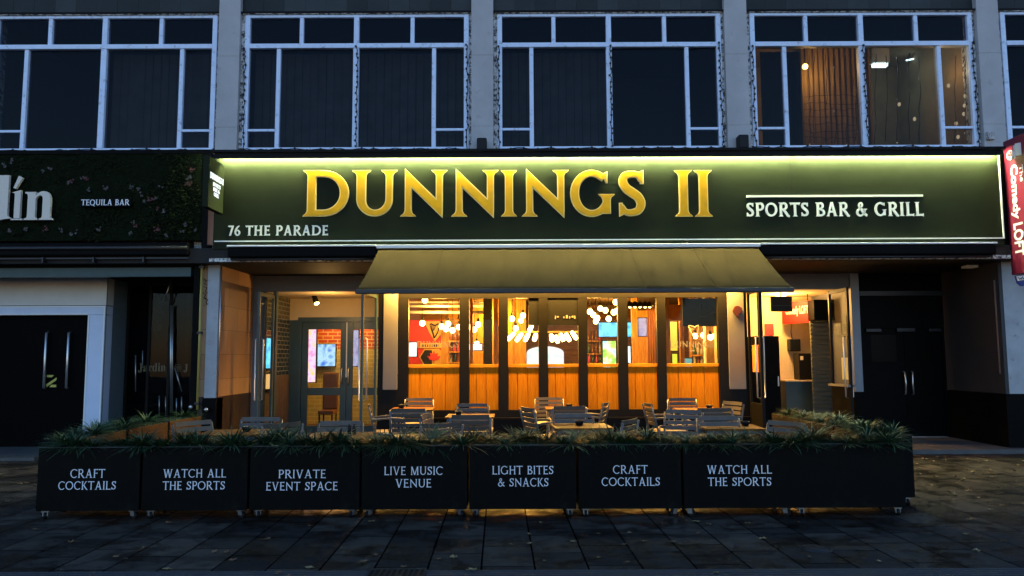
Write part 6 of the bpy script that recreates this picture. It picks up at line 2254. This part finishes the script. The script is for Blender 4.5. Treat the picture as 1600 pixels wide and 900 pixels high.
for k, ti, dx in ((0, 0, .14), (1, 2, -.2), (2, 3, -.18), (3, 4, -.02), (4, 5, .05), (5, 6, .2), (6, 7, .2)):
    c = tpos[ti]
    mb = MB().lathe([(.035, 0), (.05, .03), (.062, .06), (.054, .062), (.03, .02)], (c.x + dx, c.y + .02, .741), 14)
    solo('ash_bowl', mb, 'black_plastic', ABL[k], 'bowl', (c.x + dx, c.y + .02, .741), group='black bowls on the terrace tables')
c = tpos[1]
t = thing('condiment_holder', 'pair of black bottles on the table before the teal doors', 'holder', (c.x + .12, c.y, .741))
for k in (0, 1):
    MB().lathe([(.02, 0), (.022, .07), (.01, .1), (.01, .12)], (c.x + .1 + k * .055, c.y, .741), 10).build('bottle', 'black_plastic', t)
MB().box(c.x + .07, c.x + .19, c.y - .03, c.y + .03, .7405, .7409 + .001).build('tray', 'dark_metal', t)

# ================================================================== GROUND DETAILS
p = atz(1275, 858, 0)
t = thing('manhole_cover', 'small round iron cover set in the paving below the double length planter', 'cover', (p.x, p.y, 0))
MB().lathe([(.13, .0), (.13, .006), (.10, .007), (.10, .004)], (p.x, p.y, 0), 24).build('ring', 'cast_iron', t)
MB().lathe([(.095, .0), (.095, .008), (.001, .009)], (p.x, p.y, 0), 24).build('lid', 'cast_iron', t)
a, b = atz(578, 893, .02), atz(664, 893, .02)
t = thing('drain_grate', 'rectangular black iron drain grate in the ribbed strip', 'drain', ((a.x + b.x) / 2, a.y, 0))
mb = MB()
n = 11
for i in range(n):
    x = a.x + (b.x - a.x) * i / (n - 1)
    mb.box(x - .008, x + .008, 5.55, 5.84, .005, .022)
mb.box(a.x, b.x, 5.54, 5.555, .006, .023).box(a.x, b.x, 5.83, 5.85, .006, .023)
mb.build('grille', 'cast_iron', t)
MB().box(a.x - .01, b.x + .01, 5.53, 5.855, .004, .016).build('pit', 'tower_black', t)


def leaf_mesh(seed):
    r = random.Random(seed)
    mb = MB()
    pts = []
    n = 11
    for i in range(n):
        a = 2 * math.pi * i / n
        rad = .034 * (1 if i % 2 == 0 else .55) * r.uniform(.8, 1.15)
        pts.append((rad * math.cos(a), rad * 1.2 * math.sin(a), .006 + r.uniform(0, .014)))
    vs = [(0, 0, .004)] + pts
    mb._add(vs, [(0, 1 + i, 1 + (i + 1) % n) for i in range(n)])
    mb.tube([(0, 0, .004), (.012, -.05, .012)], .0015, 4)
    return mb


lp = [leaf_mesh(k).build('fallen_leaf', ('leaf_brown', 'leaf_yellow')[k % 2]) for k in range(4)]
spots = []
r3 = random.Random(12)
while len(spots) < 270:
    q = r3.random()
    if q < .55:
        X, Y = r3.uniform(4.3, 8.2), r3.uniform(6.3, 12.2)
    elif q < .9:
        X, Y = r3.uniform(-5, 6), 5.5 + 2.1 * r3.random() ** 1.3
    else:
        X, Y = r3.uniform(-7.5, -5.2), r3.uniform(6.5, 11.5)
    if 3.9 < X < 4.4 and Y > 7.6 or (-4.9 < X < 4.1 and Y > 7.68): continue
    spots.append((X, Y))
for k, (X, Y) in enumerate(spots):
    o = lp[k % 4] if k < 4 else lp[r3.randrange(4)].copy()
    if k >= 4: COL.objects.link(o)
    s = r3.uniform(.5, 1.15)
    o.location = (X, Y, .003 if Y > 5.9 else .018)
    o.rotation_euler = (r3.uniform(-.15, .15), r3.uniform(-.15, .15), r3.uniform(0, 6.28))
    o.scale = (s, s, s)
    o['category'] = 'leaf'; o['group'] = 'fallen leaves on the wet paving'; o['label'] = 'small curled fallen leaf lying on the wet paving'
